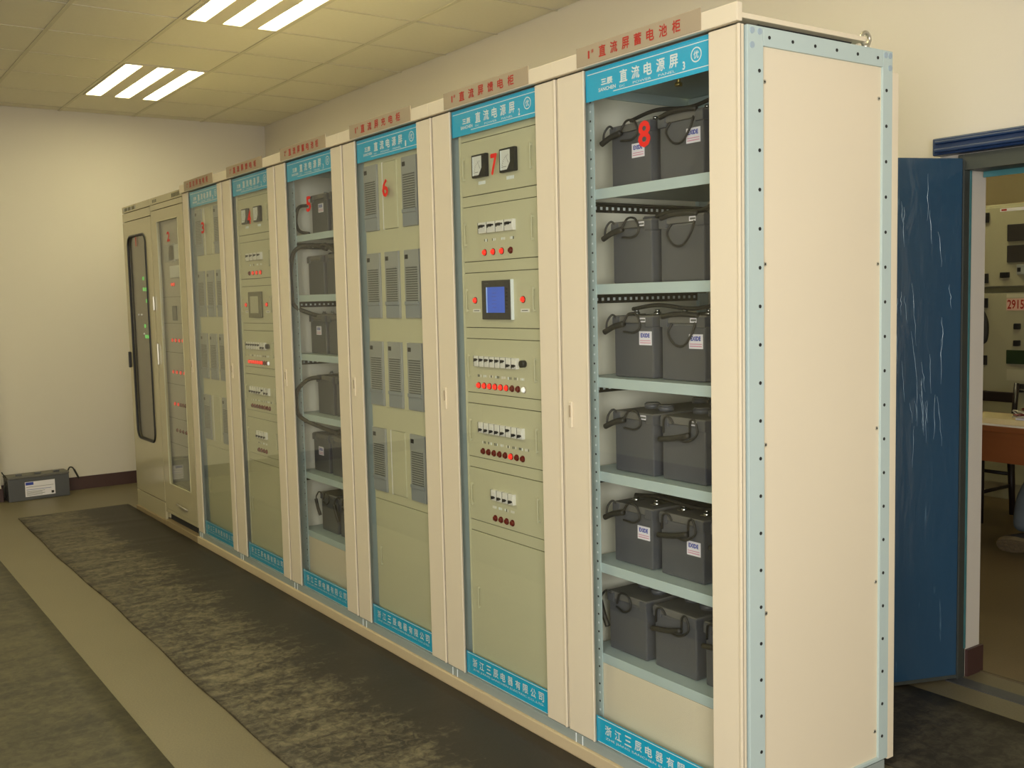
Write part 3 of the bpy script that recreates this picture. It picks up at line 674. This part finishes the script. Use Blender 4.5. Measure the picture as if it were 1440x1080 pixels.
def rope(style):
    """rope handle looping through two lugs, with a tubular grip"""
    b = MB(); z = BH
    if style == 0:   # grip thrown out to the left
        b.tube(spline([(-.075, .0, z + .01), (-.090, -.010, z + .026), (-.102, -.022, z + .006), (-.104, -.026, z - .024)]), .0036, rubber, 6)
        b.tube(spline([(-.108, -.030, z - .030), (-.068, -.024, z - .012), (-.026, -.018, z - .002)]), .0095, rubber, 8)
        b.tube(spline([(-.028, -.02, z), (-.005, -.014, z + .03), (.03, -.012, z + .026), (.045, -.012, z - .01), (.02, -.014, z - .03), (-.03, -.016, z - .028)]), .0036, rubber, 6)
    elif style == 1:  # rope hanging down in a loop on the end face
        b.tube(spline([(-.045, -.002, z), (-.05, -.014, z - .03), (-.02, -.016, z - .064), (.02, -.016, z - .066), (.052, -.014, z - .03), (.055, -.002, z + .004)]), .0036, rubber, 6)
        b.tube(spline([(-.085, -.005, z + .02), (-.03, -.012, z + .028), (.03, -.012, z + .028), (.07, -.005, z + .024)]), .008, rubber, 8)
    elif style == 2:  # two arches, the grip lying between them
        b.tube(spline([(-.085, -.003, z - .03), (-.07, -.014, z + .016), (-.05, -.012, z + .022), (-.04, -.003, z + .002)]), .0036, rubber, 6)
        b.tube(spline([(.03, -.003, z - .025), (.045, -.014, z + .016), (.062, -.014, z + .02), (.07, -.012, z - .02), (.03, -.016, z - .046), (-.02, -.016, z - .04)]), .0036, rubber, 6)
        b.tube(spline([(-.09, -.014, z - .05), (-.02, -.018, z - .04), (.04, -.016, z - .026)]), .009, rubber, 8)
    else:            # grip hanging downwards at the left corner
        b.tube(spline([(-.07, .0, z + .012), (-.092, -.012, z + .024), (-.108, -.020, z + .004), (-.112, -.022, z - .012)]), .0036, rubber, 6)
        b.tube(spline([(-.114, -.022, z - .014), (-.102, -.018, z - .06), (-.088, -.012, z - .10)]), .009, rubber, 8)
        b.tube(spline([(-.04, -.012, z - .01), (-.02, -.014, z + .028), (.02, -.014, z + .026), (.03, -.014, z - .01), (.0, -.016, z - .03), (-.04, -.014, z - .02)]), .0036, rubber, 6)
    return b.mesh('rope_handle')
ROPE = [rope(i) for i in range(4)]
def battery(x, y, z, label, style, sticker=None, bolts=False, ptag=False, group=None, rz=0):
    r = tag(empty('battery', (x, y, z), rz), label, 'battery', group)
    link('case', ME_CASE, r); lid = link('lid', ME_LID, r)
    if bolts:
        for u, v in ((-.05, .06), (.05, .06), (-.05, BL - .08), (.05, BL - .08)): link('terminal', ME_BOLT, r, (u, v, BH + .022))
    else:
        for u, v in ((-.04, .12), (.045, .10), (-.04, BL - .16), (.045, BL - .16)): link('terminal_cap', ME_CAP, r, (u, v, BH + .0235))
    if style is not None: link('rope_handle', ROPE[style], r)
    if sticker:
        s = link('maker_sticker', ME_ST, r, (sticker[0], -.0002, sticker[1]))
        lettering('EXIDE', blue_ink, s, -.021, .021, .002, .016, -.0017, bold=.05)
    if ptag: link('polarity_tag', ME_TAG, r, (.05, -.0036, BH + .010))
    return r
shelf_word = ['top', 'second', 'third', 'fourth', 'fifth', 'bottom']
pos_word = ['left', 'middle', 'right']
ub = [.225, .447, .668]
rowinfo = [  # (u shift, y front, [handle styles], stickers, bolts, tags)
    (.0, .12, (0, 1, 1), {0: (.035, .112), 1: (.052, .125)}, True, False),
    (.0, .12, (0, 1, 1), {}, False, True),
    (.0, .12, (0, 1, 1), {0: (.058, .128), 1: (.056, .122)}, True, True),
    (.008, .11, (0, 2, 2), {}, False, True),
    (-.008, .115, (0, 2, 2), {0: (.052, .116), 1: (.052, .106)}, True, False),
    (-.036, .11, (3, 2, 2), {}, False, False)]
for k, (du, y, st, stk, bo, pt) in enumerate(rowinfo):
    for j in range(3):
        battery(-.8 + ub[j] + du, y + .003 * j, SHELF[k] + .001, 'dark grey battery, %s one on the %s shelf of the nearest cabinet' % (pos_word[j], shelf_word[k]), st[j], stk.get(j), bo, pt, 'batteries in the nearest cabinet')
row5 = [(.07, None, {0: (.02, .13)}, True), (.0, None, {}, False), (.0, None, {0: (.01, .12)}, True), (.06, None, {}, True), (-.02, None, {0: (.0, .11)}, True), (.05, 3, {}, False)]
for k, (du, st, stk, bo) in enumerate(row5):
    for j in range(3 if k not in (0, 3, 5) else 2):
        battery(-3.2 + .20 + .222 * j + du, .12, SHELF[k] + .001, 'dark grey battery, %s one on the %s shelf of the farther battery cabinet' % (pos_word[j] if k not in (0, 3, 5) else ('left', 'right')[j], shelf_word[k]), st, stk.get(j), bo, False, 'batteries in the farther battery cabinet')
# links between battery terminals: bars and cables kept with their cabinet
for k in (0, 2, 4):
    b = MB(); z = SHELF[k] + BH + .045
    b.tube(spline([(.17, .17, z), (.30, .16, z + .012), (.44, .17, z), (.58, .16, z + .012), (.68, .18, z)]), .0065, rubber); b.build('link_cable', c8)
b = MB(); b.tube(spline([(.56, .2, 1.53), (.60, .16, 1.50), (.655, .16, 1.54), (.66, .2, 1.585)]), .012, rubber); b.build('cable', c8)
b = MB(); b.tube(spline([(.30, .16, 1.81), (.38, .14, 1.815), (.50, .15, 1.812), (.60, .13, 1.83), (.70, .14, 1.835)]), .0075, rubber); b.build('cable', c8)

# the loose battery by the far wall
r = tag(empty('battery', (-7.175, -.525, 0), R(3)), 'loose dark grey battery with white label on the floor by the far wall', 'battery')
b = MB(); b.bbox(-.17, 0, -.235, .235, 0, .185, battery_m, .006).build('case', r)
b = MB(); b.bbox(-.173, .003, -.238, .238, .185, .205, battery_lid, .005); b.build('lid', r)
for yy in (-.145, .0, .145): MB().bbox(-.06, -.02, yy - .022, yy + .022, .205, .221, battery_m, .004).build('vent_cap', r)
lb = MB().box(0, .0012, -.11, .12, .03, .152, white_lab).build('paper_label', r)
b = MB(); b.box(.0012, .0016, -.105, -.045, .125, .148, blue_ink); b.box(.0012, .0016, -.10, .11, .108, .1105, module_dk); b.box(.0012, .0016, -.10, .09, .085, .088, blue_ink)
for k in range(4): b.box(.0012, .0016, -.10, .02 + .02 * (k % 2), .04 + k * .01, .043 + k * .01, module_dk)
b.box(.0012, .0016, .09, .11, .04, .06, black); b._stuff('label_print', lb)
b = MB(); b.tube(spline([(-.05, .235, .19), (-.05, .255, .225), (-.05, .28, .22), (-.05, .298, .185)]), .006, rubber); b.tube(spline([(-.05, .29, .205), (-.05, .325, .125)]), .008, rubber)
b.tube(spline([(-.05, -.235, .2), (-.04, -.262, .235), (-.03, -.27, .25)]), .004, rubber); b.tube(spline([(-.05, -.24, .17), (-.02, -.262, .12), (-.04, -.255, .04)]), .006, rubber); b.build('rope_handle', r)

# ------------------------------------------------------------------ the two older olive cabinets (numbers 1 and 2)
def rounded_rect(x0, x1, z0, z1, rad, y, n=6):
    pts = []
    for cx, cz, a0 in ((x1 - rad, z1 - rad, 0), (x0 + rad, z1 - rad, 90), (x0 + rad, z0 + rad, 180), (x1 - rad, z0 + rad, 270)):
        for i in range(n + 1): t = R(a0 + 90 * i / n); pts.append((cx + rad * math.cos(t), y, cz + rad * math.sin(t)))
    return pts
def old_body(x0, W, label):
    r = tag(empty('relay_cabinet', (x0, 0, 0)), label, 'cabinet', 'older olive cabinets')
    b = MB(); T = .02
    b.box(0, T, .02, .62, .05, 2.29, olive); b.box(W - T, W, .02, .62, .05, 2.29, olive); b.box(T, W - T, .60, .62, .05, 2.29, olive); b.box(T, W - T, .02, .60, 2.25, 2.29, olive); b.box(T, W - T, .05, .60, .05, .08, olive)
    b.build('housing', r)
    MB().bbox(0.002, W - .002, .0, .02, 2.262, 2.308, olive, .002).build('head_fascia', r)
    return r
c1 = old_body(-6.2, .735, 'glossy olive cabinet at the far end with round-cornered tinted window')
b = MB(); q = MB()
for k in range(10): q.box(.05 + k * .033, .05 + k * .033 + .02, -.001, 0, 2.272, 2.296, seam if k % 3 else module_m)
q._stuff('plate_characters', c1)
W = .735; wx0, wx1, wz0, wz1 = .125, .585, .575, 2.08
d = MB(); d.bbox(.004, W - .004, 0, .018, 2.196, 2.256, olive, .001); d.build('head_panel', c1)
pts = rounded_rect(wx0, wx1, wz0, wz1, .07, 0); n = len(pts)
o4 = [(W - .004, 0, 2.19), (.004, 0, 2.19), (.004, 0, .165), (W - .004, 0, .165)]
vs = pts + o4; per = n // 4; fs = []
for c in range(4):
    for i in range(per - 1): fs.append((c * per + i, n + c, c * per + i + 1))
    fs.append((c * per + per - 1, n + c, n + (c + 1) % 4, ((c + 1) * per) % n))
dm = MB(); dm.add(vs, fs, olive)
dm.add([(x, .018, z) for x, _, z in vs], [tuple(reversed(f)) for f in fs], olive)
dm.add(pts + [(x, .018, z) for x, _, z in pts], [(i, n + i, n + (i + 1) % n, (i + 1) % n) for i in range(n)], olive)
dm.add(o4 + [(x, .018, z) for x, _, z in o4], [(i, (i + 1) % 4, 4 + (i + 1) % 4, 4 + i) for i in range(4)], olive)
door1 = dm.build('door', c1)
MB().tube(rounded_rect(wx0, wx1, wz0, wz1, .07, -.002), .0085, black, 8, True).build('window_gasket', door1)
gp = MB(); gp.add([(x, .006, z) for x, _, z in pts] + [(x, .010, z) for x, _, z in pts], [tuple(range(n)), tuple(range(n, 2 * n))[::-1]], grey_pane); gp.build('tinted_pane', door1)
MB().bbox(.03, .048, -.02, 0, 1.10, 1.22, black, .004).build('door_handle', door1)
lettering('1', sticker_red, door1, .325, .345, 2.0, 2.07, -.0003, name='number_sticker', bold=.03)
bk = MB().box(.05, .68, .030, .04, .3, 2.18, mat('device_panel', (196, 190, 174), .5)).build('device_panel', c1)
for u, z in ((.472, 1.765), (.469, 1.686), (.526, 1.685), (.534, 1.60), (.458, 1.417), (.464, 1.34), (.517, 1.34)):
    MB().bbox(u - .09 - .008, u - .09 + .008, .020, .03, z - .013, z + .013, green_on, .003).build('green_indicator', c1)
for u, z in ((.30, 1.5), (.38, 1.5), (.42, 1.36)): MB().cyl((u - .09, .03, z), (u - .09, .022, z), .006, white_on, 8).build('pilot_light', c1)
b = MB(); b.bbox(.004, W - .004, .0, .018, .033, .158, olive, .002); b.build('kick_plate', c1)
plm2 = mat('old_plinth', (158, 140, 106), .5); b = MB(); b.box(0, W, -.012, .62, .0, .032, plm2); b.build('plinth', c1)

c2 = old_body(-5.46, .715, 'glossy olive cabinet with tall glass window and rows of red lamps, number 2'); W = .715
q = MB()
for k in range(3): q.box(.06 + k * .035, .06 + k * .035 + .02, -.001, 0, 2.274, 2.294, seam)
for k in range(6): q.box(.50 + k * .03, .50 + k * .03 + .018, -.001, 0, 2.272, 2.298, seam)
q._stuff('plate_characters', c2)
MB().bbox(.004, W - .004, 0, .018, 2.222, 2.258, olive, .001).build('head_panel', c2)
gx0, gx1, gz0, gz1 = .135, .60, .315, 2.14
d = MB(); d.box(.004, gx0, 0, .018, .125, 2.217, olive); d.box(gx1, W - .004, 0, .018, .125, 2.217, olive); d.box(gx0, gx1, 0, .018, .125, gz0, olive); d.box(gx0, gx1, 0, .018, gz1, 2.217, olive)
door2 = d.build('door', c2)
b = MB()
for x0, x1, z0, z1 in ((gx0, gx0 + .004, gz0, gz1), (gx1 - .004, gx1, gz0, gz1), (gx0, gx1, gz0, gz0 + .004), (gx0, gx1, gz1 - .004, gz1)): b.box(x0, x1, -.003, .004, z0, z1, panelg)
b.build('window_bead', door2)
MB().box(gx0, gx1, .008, .012, gz0, gz1, pane).build('glass_pane', door2)
lettering('2', sticker_red, door2, .326, .392, 1.992, 2.06, .0075, name='number_sticker', bold=.04)
b = MB(); b.bbox(.03, .046, -.014, 0, 1.15, 1.30, steel, .004); b.build('door_handle', door2)
b = MB(); b.bbox(-.012, .004, -.014, 0, 1.53, 1.63, steel, .004); b.build('key_lock', door2)
pp = mat('pale_device_panel', (186, 182, 166), .5)
bk = MB().box(.06, .66, .040, .045, .3, 2.2, pp).build('device_panel', c2)
for (x0, x1, z0, z1, m_) in ((.30, .52, 1.87, 1.97, meter_face), (.30, .56, 1.75, 1.83, meter_face), (.20, .42, 1.86, 1.98, module_m), (.31, .40, 1.46, 1.56, module_dk)):
    MB().bbox(x0 - .03, x1 - .03, .032, .040, z0, z1, m_, .002).build('relay_unit', c2)
for z in (1.62, 1.44, 1.24, 1.02, .78, .6): MB().box(.06, .66, .0385, .040, z, z + .003, seam).build('panel_joint', c2)
for (u0, u1, z, n_, lit) in ((.30, .345, 1.706, 2, 1), (.25, .48, 1.325, 4, 1), (.235, .48, 1.106, 4, 1), (.235, .31, .884, 2, 1), (.36, .46, .884, 3, 0), (.25, .45, .7, 4, 0)):
    for k in range(n_): link('indicator_lamp', LM['r' if lit else 'd'], c2, (u0 + (u1 - u0) * k / max(1, n_ - 1) - .01, .040, z))
for o in c2.children:
    if o.name.startswith('indicator_lamp'): o.scale = (1.35, 1, 1.15)
b = MB(); b.bbox(.004, W - .004, .0, .018, .098, .122, olive, .002); b.build('kick_plate', c2)
b = MB(); b.tube(spline([(.34, 0, .185), (.345, -.02, .20), (.40, -.028, .205), (.47, -.028, .20), (.50, -.02, .195), (.505, 0, .18)]), .006, steel, 8); b.build('pull_handle', door2)
b = MB(); b.box(.02, W - .02, .03, .04, .040, .1, dark); b.build('kick_recess', c2)
b = MB(); b.box(0, W, -.012, .62, .0, .040, plm2); b.build('plinth', c2)

# ------------------------------------------------------------------ room beyond the doorway
Y2 = YW + WT; X20, X21, Y21 = -4.6, 2.2, 6.4
b = MB(); b.box(X20, X21, Y2, Y21, -.1, -.0005, floor2_m); structure(b, 'floor_next_room')
w2m = mat('next_room_wall', (206, 190, 148), .8, var=.03, vscale=2)
b = MB(); b.box(X20 - .1, X21 + .1, Y21, Y21 + .1, 0, HC, w2m); structure(b, 'wall_next_room_back')
b = MB(); b.box(X20 - .1, X20, Y2, Y21, 0, HC, w2m); structure(b, 'wall_next_room_left')
b = MB(); b.box(X21, X21 + .1, Y2, Y21, 0, HC, w2m); structure(b, 'wall_next_room_right')
b = MB(); b.box(X20 - .1, X21 + .1, Y2, Y21 + .1, HC, HC + .1, w2m); structure(b, 'ceiling_next_room')
r = tag(empty('ceiling_light', (-.9, 3.5, HC - .004)), 'fluorescent ceiling light of the room beyond the doorway, out of view', 'ceiling light', 'recessed ceiling lights')
link('fixture_body', me_body, r)
for q in sy: link('diffuser', me_diff2, r, (0, q, 0))
r2_ = copy_tree(r); r2_.location = (-2.6, 4.6, HC - .004); r2_['label'] = 'second fluorescent light of the room beyond the doorway, left of the desk, out of view'

swg = mat('switchgear_paint', (176, 170, 140), .45, var=.03, vscale=2)
def switchgear(x0, W, label, first):
    r = tag(empty('switchgear', (x0, 5.1, 0)), label, 'switchgear', 'switchgear in the next room')
    MB().bbox(0, W, .02, 1.1, 0, 2.15, swg, .004).build('body', r)
    up_ = MB().bbox(.01, W - .01, 0, .02, 1.56, 2.13, swg, .003).build('upper_door', r); lo = MB().bbox(.01, W - .01, 0, .02, .12, 1.51, swg, .003).build('lower_door', r)
    MB().box(0, W, .006, .02, 1.515, 1.555, seam).build('trim_band', r)
    for z in (2.06, 1.62): MB().bbox(.02, .06, -.015, 0, z - .035, z + .035, black, .003).build('hinge', up_)
    for z in (1.44, 1.02, .76, .5): MB().bbox(.02, .06, -.015, 0, z - .035, z + .035, black, .003).build('hinge', lo)
    s = MB().box(.14, .62, -.002, 0, 2.095, 2.118, white_lab).build('name_strip', up_); MB().box(.15, .19, -.0025, -.002, 2.1, 2.113, red_ink).build('print_mark', s)
    for z in (1.94, 1.79): MB().bbox(.205, .40, -.02, 0, z - .06, z + .06, mat('dark_instrument', (62, 58, 56), .35), .004).build('protection_relay', up_)
    MB().bbox(.16, .22, -.03, 0, 1.62, 1.66, black, .004).build('rotary_switch', up_)
    b = MB(); b.bbox(.28, .34, -.02, 0, 1.64, 1.71, module_m, .003); b.box(.285, .31, -.022, -.02, 1.66, 1.69, black); b.build('meter_unit', up_)
    p = MB().box(.200, .338, -.003, 0, 1.385, 1.472, mat('pale_red_plate', (232, 190, 170), .5)).build('number_plate', lo)
    if first: lettering('2915', red_ink, p, .207, .330, 1.396, 1.462, -.0035, bold=.02)
    MB().box(.200, .338, -.003, 0, 1.476, 1.503, mat('pale_plate', (206, 200, 172), .5)).build('caption_plate', lo)
    for z in (1.27, 1.15): MB().bbox(.27, .31, -.035, 0, z - .02, z + .022, black, .006).build('rotary_switch', lo)
    MB().bbox(.21, .52, -.015, 0, 1.0, 1.10, mat('dark_green_window', (44, 62, 40), .25), .004).build('viewing_window', lo)
    MB().box(.21, .46, -.002, 0, .88, .96, mat('mimic_plate', (190, 184, 154), .5)).build('mimic_plate', lo)
    b = MB(); b.bbox(.31, .35, -.04, 0, .80, .86, black, .006); b.tube([(.33, -.04, .82), (.5, -.05, .815)], .006, steel, 6); b.build('door_handle', lo)
    return r
switchgear(-2.33, .8, 'olive grey switchgear panel with plate 2915 seen through the doorway', True)
switchgear(-1.52, .8, 'switchgear panel right of the one with plate 2915, out of view', False)
b = MB(); b.tube(spline([(-2.30, 5.03, 1.48), (-2.27, 5.0, 1.40), (-2.23, 5.0, 1.30), (-2.235, 5.0, 1.18), (-2.28, 5.0, 1.16)]), .022, rubber, 8)
tag(b.build('hanging_cable'), 'black cable bundle hanging at the switchgear edge beyond the doorway', 'cable')

wood = mat('desk_wood', (142, 84, 46), .35, var=.18, vscale=3, stretch=(1, 8, 8))
desk = tag(empty('desk', (-1.0, 3.62, 0)), 'brown wooden desk with papers in the room beyond the doorway', 'desk')
MB().bbox(-1.1, .75, -.02, .62, .715, .75, wood, .004).build('desk_top', desk)
MB().bbox(-1.08, .73, .0, .02, .535, .714, wood, .002).build('apron', desk)
MB().bbox(-1.08, .73, .56, .58, .62, .714, wood, .002).build('apron', desk)
for sx in (-1.06, .67):
    for y_ in (.0, .56): MB().bbox(sx, sx + .05, y_ + .021 if y_ == 0 else y_ - .05, y_ + .07 if y_ == 0 else y_ - .001, 0, .714, wood, .003).build('leg', desk)
b = MB(); b.bbox(-1.62, -1.20, 3.68, 3.96, .751, .784, mat('cream_paper', (226, 208, 160), .6), .003); tag(b.build('document_box'), 'flat cream paper pad lying on the brown desk', 'paper')
b = MB(); b.box(-1.55, -1.16, 3.605, 3.675, .7505, .7525, white_lab); tag(b.build('paper_sheet'), 'single paper sheet at the front edge of the desk', 'paper')
b = MB(); rnd = random.Random(4)
for k in range(7):
    pts = [(-1.2 + rnd.uniform(-.09, .10), 3.72 + rnd.uniform(-.07, .1), .795 + rnd.uniform(.0, .06)) for _ in range(6)]
    b.tube(spline(pts, 5), .004, mat('clear_bag_wire', (196, 188, 168), .3) if k % 2 else red_off, 6)
b.bbox(-1.27, -1.10, 3.68, 3.84, .785, .797, white_lab, .004)
tag(b.build('wire_tangle'), 'tangle of red and pale wires on the desk by the paper pad', 'wires')

blk = mat('black_chair_wood', (40, 30, 28), .4)
ch = tag(empty('chair', (-2.0, 4.45, 0)), 'black chair behind the brown desk beyond the doorway', 'chair')
MB().bbox(-.23, .21, -.2, .24, .42, .475, mat('black_seat', (34, 30, 30), .55), .015).build('seat', ch)
for sx, yy in ((-.2, -.17), (.17, -.17), (-.2, .2), (.17, .2)):
    MB().tube([(sx, yy, .42), (sx + (.012 if sx > 0 else -.012), yy + (.012 if yy > 0 else -.012), 0)], [.026, .020], blk, 8).build('leg', ch)
for sx in (-.2, .17): MB().tube([(sx, -.17, .20), (sx, .2, .20)], .012, blk, 6).build('stretcher', ch)
for yy in (-.17, .2): MB().tube([(-.2, yy, .28), (.17, yy, .28)], .014, blk, 6).build('stretcher', ch)
b = MB(); b.tube([(-.2, .2, .47), (-.2, .26, .9)], .018, blk, 8); b.tube([(.17, .2, .47), (.17, .26, .9)], .018, blk, 8); b.bbox(-.2, .17, .235, .265, .765, .835, blk, .01); b.build('backrest', ch)

# ------------------------------------------------------------------ the person seated at the desk (only one lower leg and shoe reach into the photo)
pr = tag(empty('person', (-.86, 4.42, 0)), 'person in blue jeans and dark trainers seated at the desk beyond the doorway', 'person')
jeans = mat('blue_jeans', (92, 100, 106), .85, var=.18, vscale=14, bump=.3, bscale=24)
shirt = mat('grey_shirt', (120, 118, 112), .85, var=.05, vscale=6); skin = mat('skin', (196, 150, 120), .55); hair = mat('dark_hair', (28, 24, 22), .6)
def skinned(name, joints, edges_, m, parent, root=0, sub=2):
    me = bpy.data.meshes.new(name); me.from_pydata([j[0] for j in joints], edges_, []); me.materials.append(m)
    o = link(name, me, parent); sk = o.modifiers.new('skin', 'SKIN'); sk.use_smooth_shade = True
    me.skin_vertices.new() if not me.skin_vertices else None
    for i, j in enumerate(joints): me.skin_vertices[0].data[i].radius = j[1] if isinstance(j[1], tuple) else (j[1], j[1])
    me.skin_vertices[0].data[root].use_root = True
    s = o.modifiers.new('sub', 'SUBSURF'); s.levels = sub; s.render_levels = sub
    return o
#            pelvis             hips / knees / ankles
J = [((0, 0, .56), (.15, .12)), ((-.10, -.04, .55), .095), ((-.35, -.44, .535), .072), ((-.385, -.64, .30), .068), ((-.37, -.725, .125), .052),
     ((.10, -.04, .55), .095), ((.16, -.44, .535), .068), ((.10, -.62, .30), .062), ((.0, -.72, .10), .046),
     ((0, .02, .78), (.15, .11)), ((0, -.02, 1.0), (.17, .11)), ((0, -.04, 1.10), (.09, .07)), ((0, -.06, 1.17), .052), ((0, -.08, 1.24), .06),
     ((-.19, -.04, 1.05), .06), ((-.25, -.16, .84), .048), ((-.12, -.36, .795), .036), ((.19, -.04, 1.05), .06), ((.25, -.16, .84), .048), ((.12, -.36, .795), .036)]
E_ = [(0, 1), (1, 2), (2, 3), (3, 4), (0, 5), (5, 6), (6, 7), (7, 8), (0, 9), (9, 10), (10, 11), (11, 12), (12, 13), (10, 14), (14, 15), (15, 16), (10, 17), (17, 18), (18, 19)]
body = skinned('body', J, E_, jeans, pr)
body.data.materials.append(shirt); body.data.materials.append(skin)
dg = bpy.context.evaluated_depsgraph_get(); me = bpy.data.meshes.new_from_object(body.evaluated_get(dg)); body.modifiers.clear(); body.data = me
for m_ in (shirt, skin):
    if m_.name not in [q.name for q in me.materials]: me.materials.append(m_)
for p in me.polygons: p.material_index = 0 if p.center.z < .66 and p.center.y < .3 else (2 if p.center.z > 1.14 else 1)
h = MB(); N1, N2 = 14, 20; vs = []
for i in range(N1 + 1):
    t = math.pi * i / N1
    for j in range(N2):
        a = 2 * math.pi * j / N2; x = .076 * math.sin(t) * math.cos(a); y = .096 * math.sin(t) * math.sin(a); z = .118 * math.cos(t)
        if z < 0: x *= 1 + z * 2.2; 
        if y < 0 and abs(x) < .018 and -.045 < z < .012: y -= .020 * (1 - abs(x) / .018)
        if y < 0 and abs(abs(x) - .032) < .016 and abs(z - .012) < .02: y += .007
        vs.append((x, y - .10, z + 1.34))
h.add(vs, [(i * N2 + j, (i + 1) * N2 + j, (i + 1) * N2 + (j + 1) % N2, i * N2 + (j + 1) % N2) for i in range(N1) for j in range(N2)], skin, True)
for s in (-1, 1): h.bbox(s * .078 - .006, s * .078 + .006, -.115, -.08, 1.315, 1.365, skin, .005); h.cyl((s * .031, -.182, 1.352), (s * .031, -.186, 1.352), .009, white_lab, 10); h.cyl((s * .031, -.186, 1.352), (s * .031, -.188, 1.352), .005, dark, 8)
h.bbox(-.024, .024, -.186, -.178, 1.272, 1.280, mat('lips', (160, 96, 84), .5), .003); h.build('head', pr)
hh = MB(); hv = []
for i in range(8):
    t = math.pi * .62 * i / 7
    for j in range(N2):
        a = 2 * math.pi * j / N2; k_ = 1.0 if math.sin(a) > -.3 else max(.35, 1 - .55 * i / 7)
        hv.append((.084 * math.sin(t * k_) * math.cos(a), .104 * math.sin(t * k_) * math.sin(a) - .095, .128 * math.cos(t * k_) + 1.342))
hh.add(hv, [(i * N2 + j, (i + 1) * N2 + j, (i + 1) * N2 + (j + 1) % N2, i * N2 + (j + 1) % N2) for i in range(7) for j in range(N2)], hair, True); hh.build('hair', pr)
for s in (-1, 1):
    hd = MB(); wx, wy_, wz = s * .12, -.37, .785
    hd.bbox(wx - .04, wx + .04, wy_ - .10, wy_ + .005, wz - .016, wz + .014, skin, .012)
    for k, L_ in enumerate((.060, .072, .066, .05)): x = wx - .03 + k * .02 if s > 0 else wx + .03 - k * .02; hd.tube([(x, wy_ - .095, wz), (x, wy_ - .095 - L_ * .55, wz + .004), (x, wy_ - .095 - L_, wz - .014)], [.0095, .009, .007], skin, 8)
    x = wx - s * .045; hd.tube([(wx - s * .032, wy_ - .03, wz - .002), (x - s * .008, wy_ - .055, wz - .006), (x - s * .01, wy_ - .085, wz - .012)], [.012, .0105, .008], skin, 8); hd.build('hand', pr)
sole_m = mat('trainer_sole', (112, 98, 74), .7, var=.25, vscale=40); up_m = mat('trainer_upper', (42, 40, 44), .6)
def shoe(loc, rot):
    """trainer, toe towards -x, sole downwards before rotation"""
    r = empty('shoe', loc); r.rotation_euler = rot; r.parent = pr
    out = []; L_ = .29
    for i in range(28):
        t = 2 * math.pi * i / 28; x = -.5 * L_ * math.cos(t); w_ = .047 + .008 * (1 if x < 0 else -1) * min(1, abs(x) / .1) - .010 * math.exp(-((x - .02) / .04) ** 2)
        out.append((x, w_ * math.sin(t) * (abs(math.sin(t)) ** -.35 if abs(math.sin(t)) > .01 else 1)))
    s = MB(); n_ = len(out)
    s.add([(x, y, 0) for x, y in out] + [(x * 1.01, y * 1.04, .028) for x, y in out], [tuple(range(n_))[::-1], tuple(range(n_, 2 * n_))] + [(i, (i + 1) % n_, n_ + (i + 1) % n_, n_ + i) for i in range(n_)], sole_m)
    for gx in range(9):
        for gy in (-1, 0, 1):
            x = -.118 + gx * .03; s.bbox(x - .011, x + .011, gy * .024 - .009, gy * .024 + .009, -.005, .001, sole_m, .002)
    sole = s.build('sole', r)
    u = MB(); vs = []; prof = [(0, 1.0, .028), (.0, .98, .045), (.012, .85, .07), (.045, .55, .092), (.075, .36, .105)]
    for dx, k_, z in prof: vs += [(x * k_ + dx * .9, y * (k_ if k_ > .8 else .8), z if x > -.03 else z * (.72 + .28 * min(1, (x + .15) / .12))) for x, y in out]
    fs = [(a * n_ + i, a * n_ + (i + 1) % n_, (a + 1) * n_ + (i + 1) % n_, (a + 1) * n_ + i) for a in range(4) for i in range(n_)] + [tuple(4 * n_ + i for i in range(n_))]
    u.add(vs, fs, up_m, True)
    up__ = u.build('upper', r)
    l = MB()
    for k in range(4): l.tube([(-.03 + k * .02, -.03, .082 + k * .006), (-.025 + k * .02, 0, .094 + k * .006), (-.03 + k * .02, .03, .082 + k * .006)], .003, white_lab, 6)
    l.build('laces', r)
    return r
shoe((-.325, -.80, .062), (R(-62), R(-6), R(4))); shoe((-.0, -.80, .02), (0, R(-4), R(70)))
sc_ = tag(empty('chair', (-.86, 4.50, 0)), 'black chair the person sits on beyond the doorway, out of view', 'chair')
for o in list(ch.children): copy_tree(o, sc_)
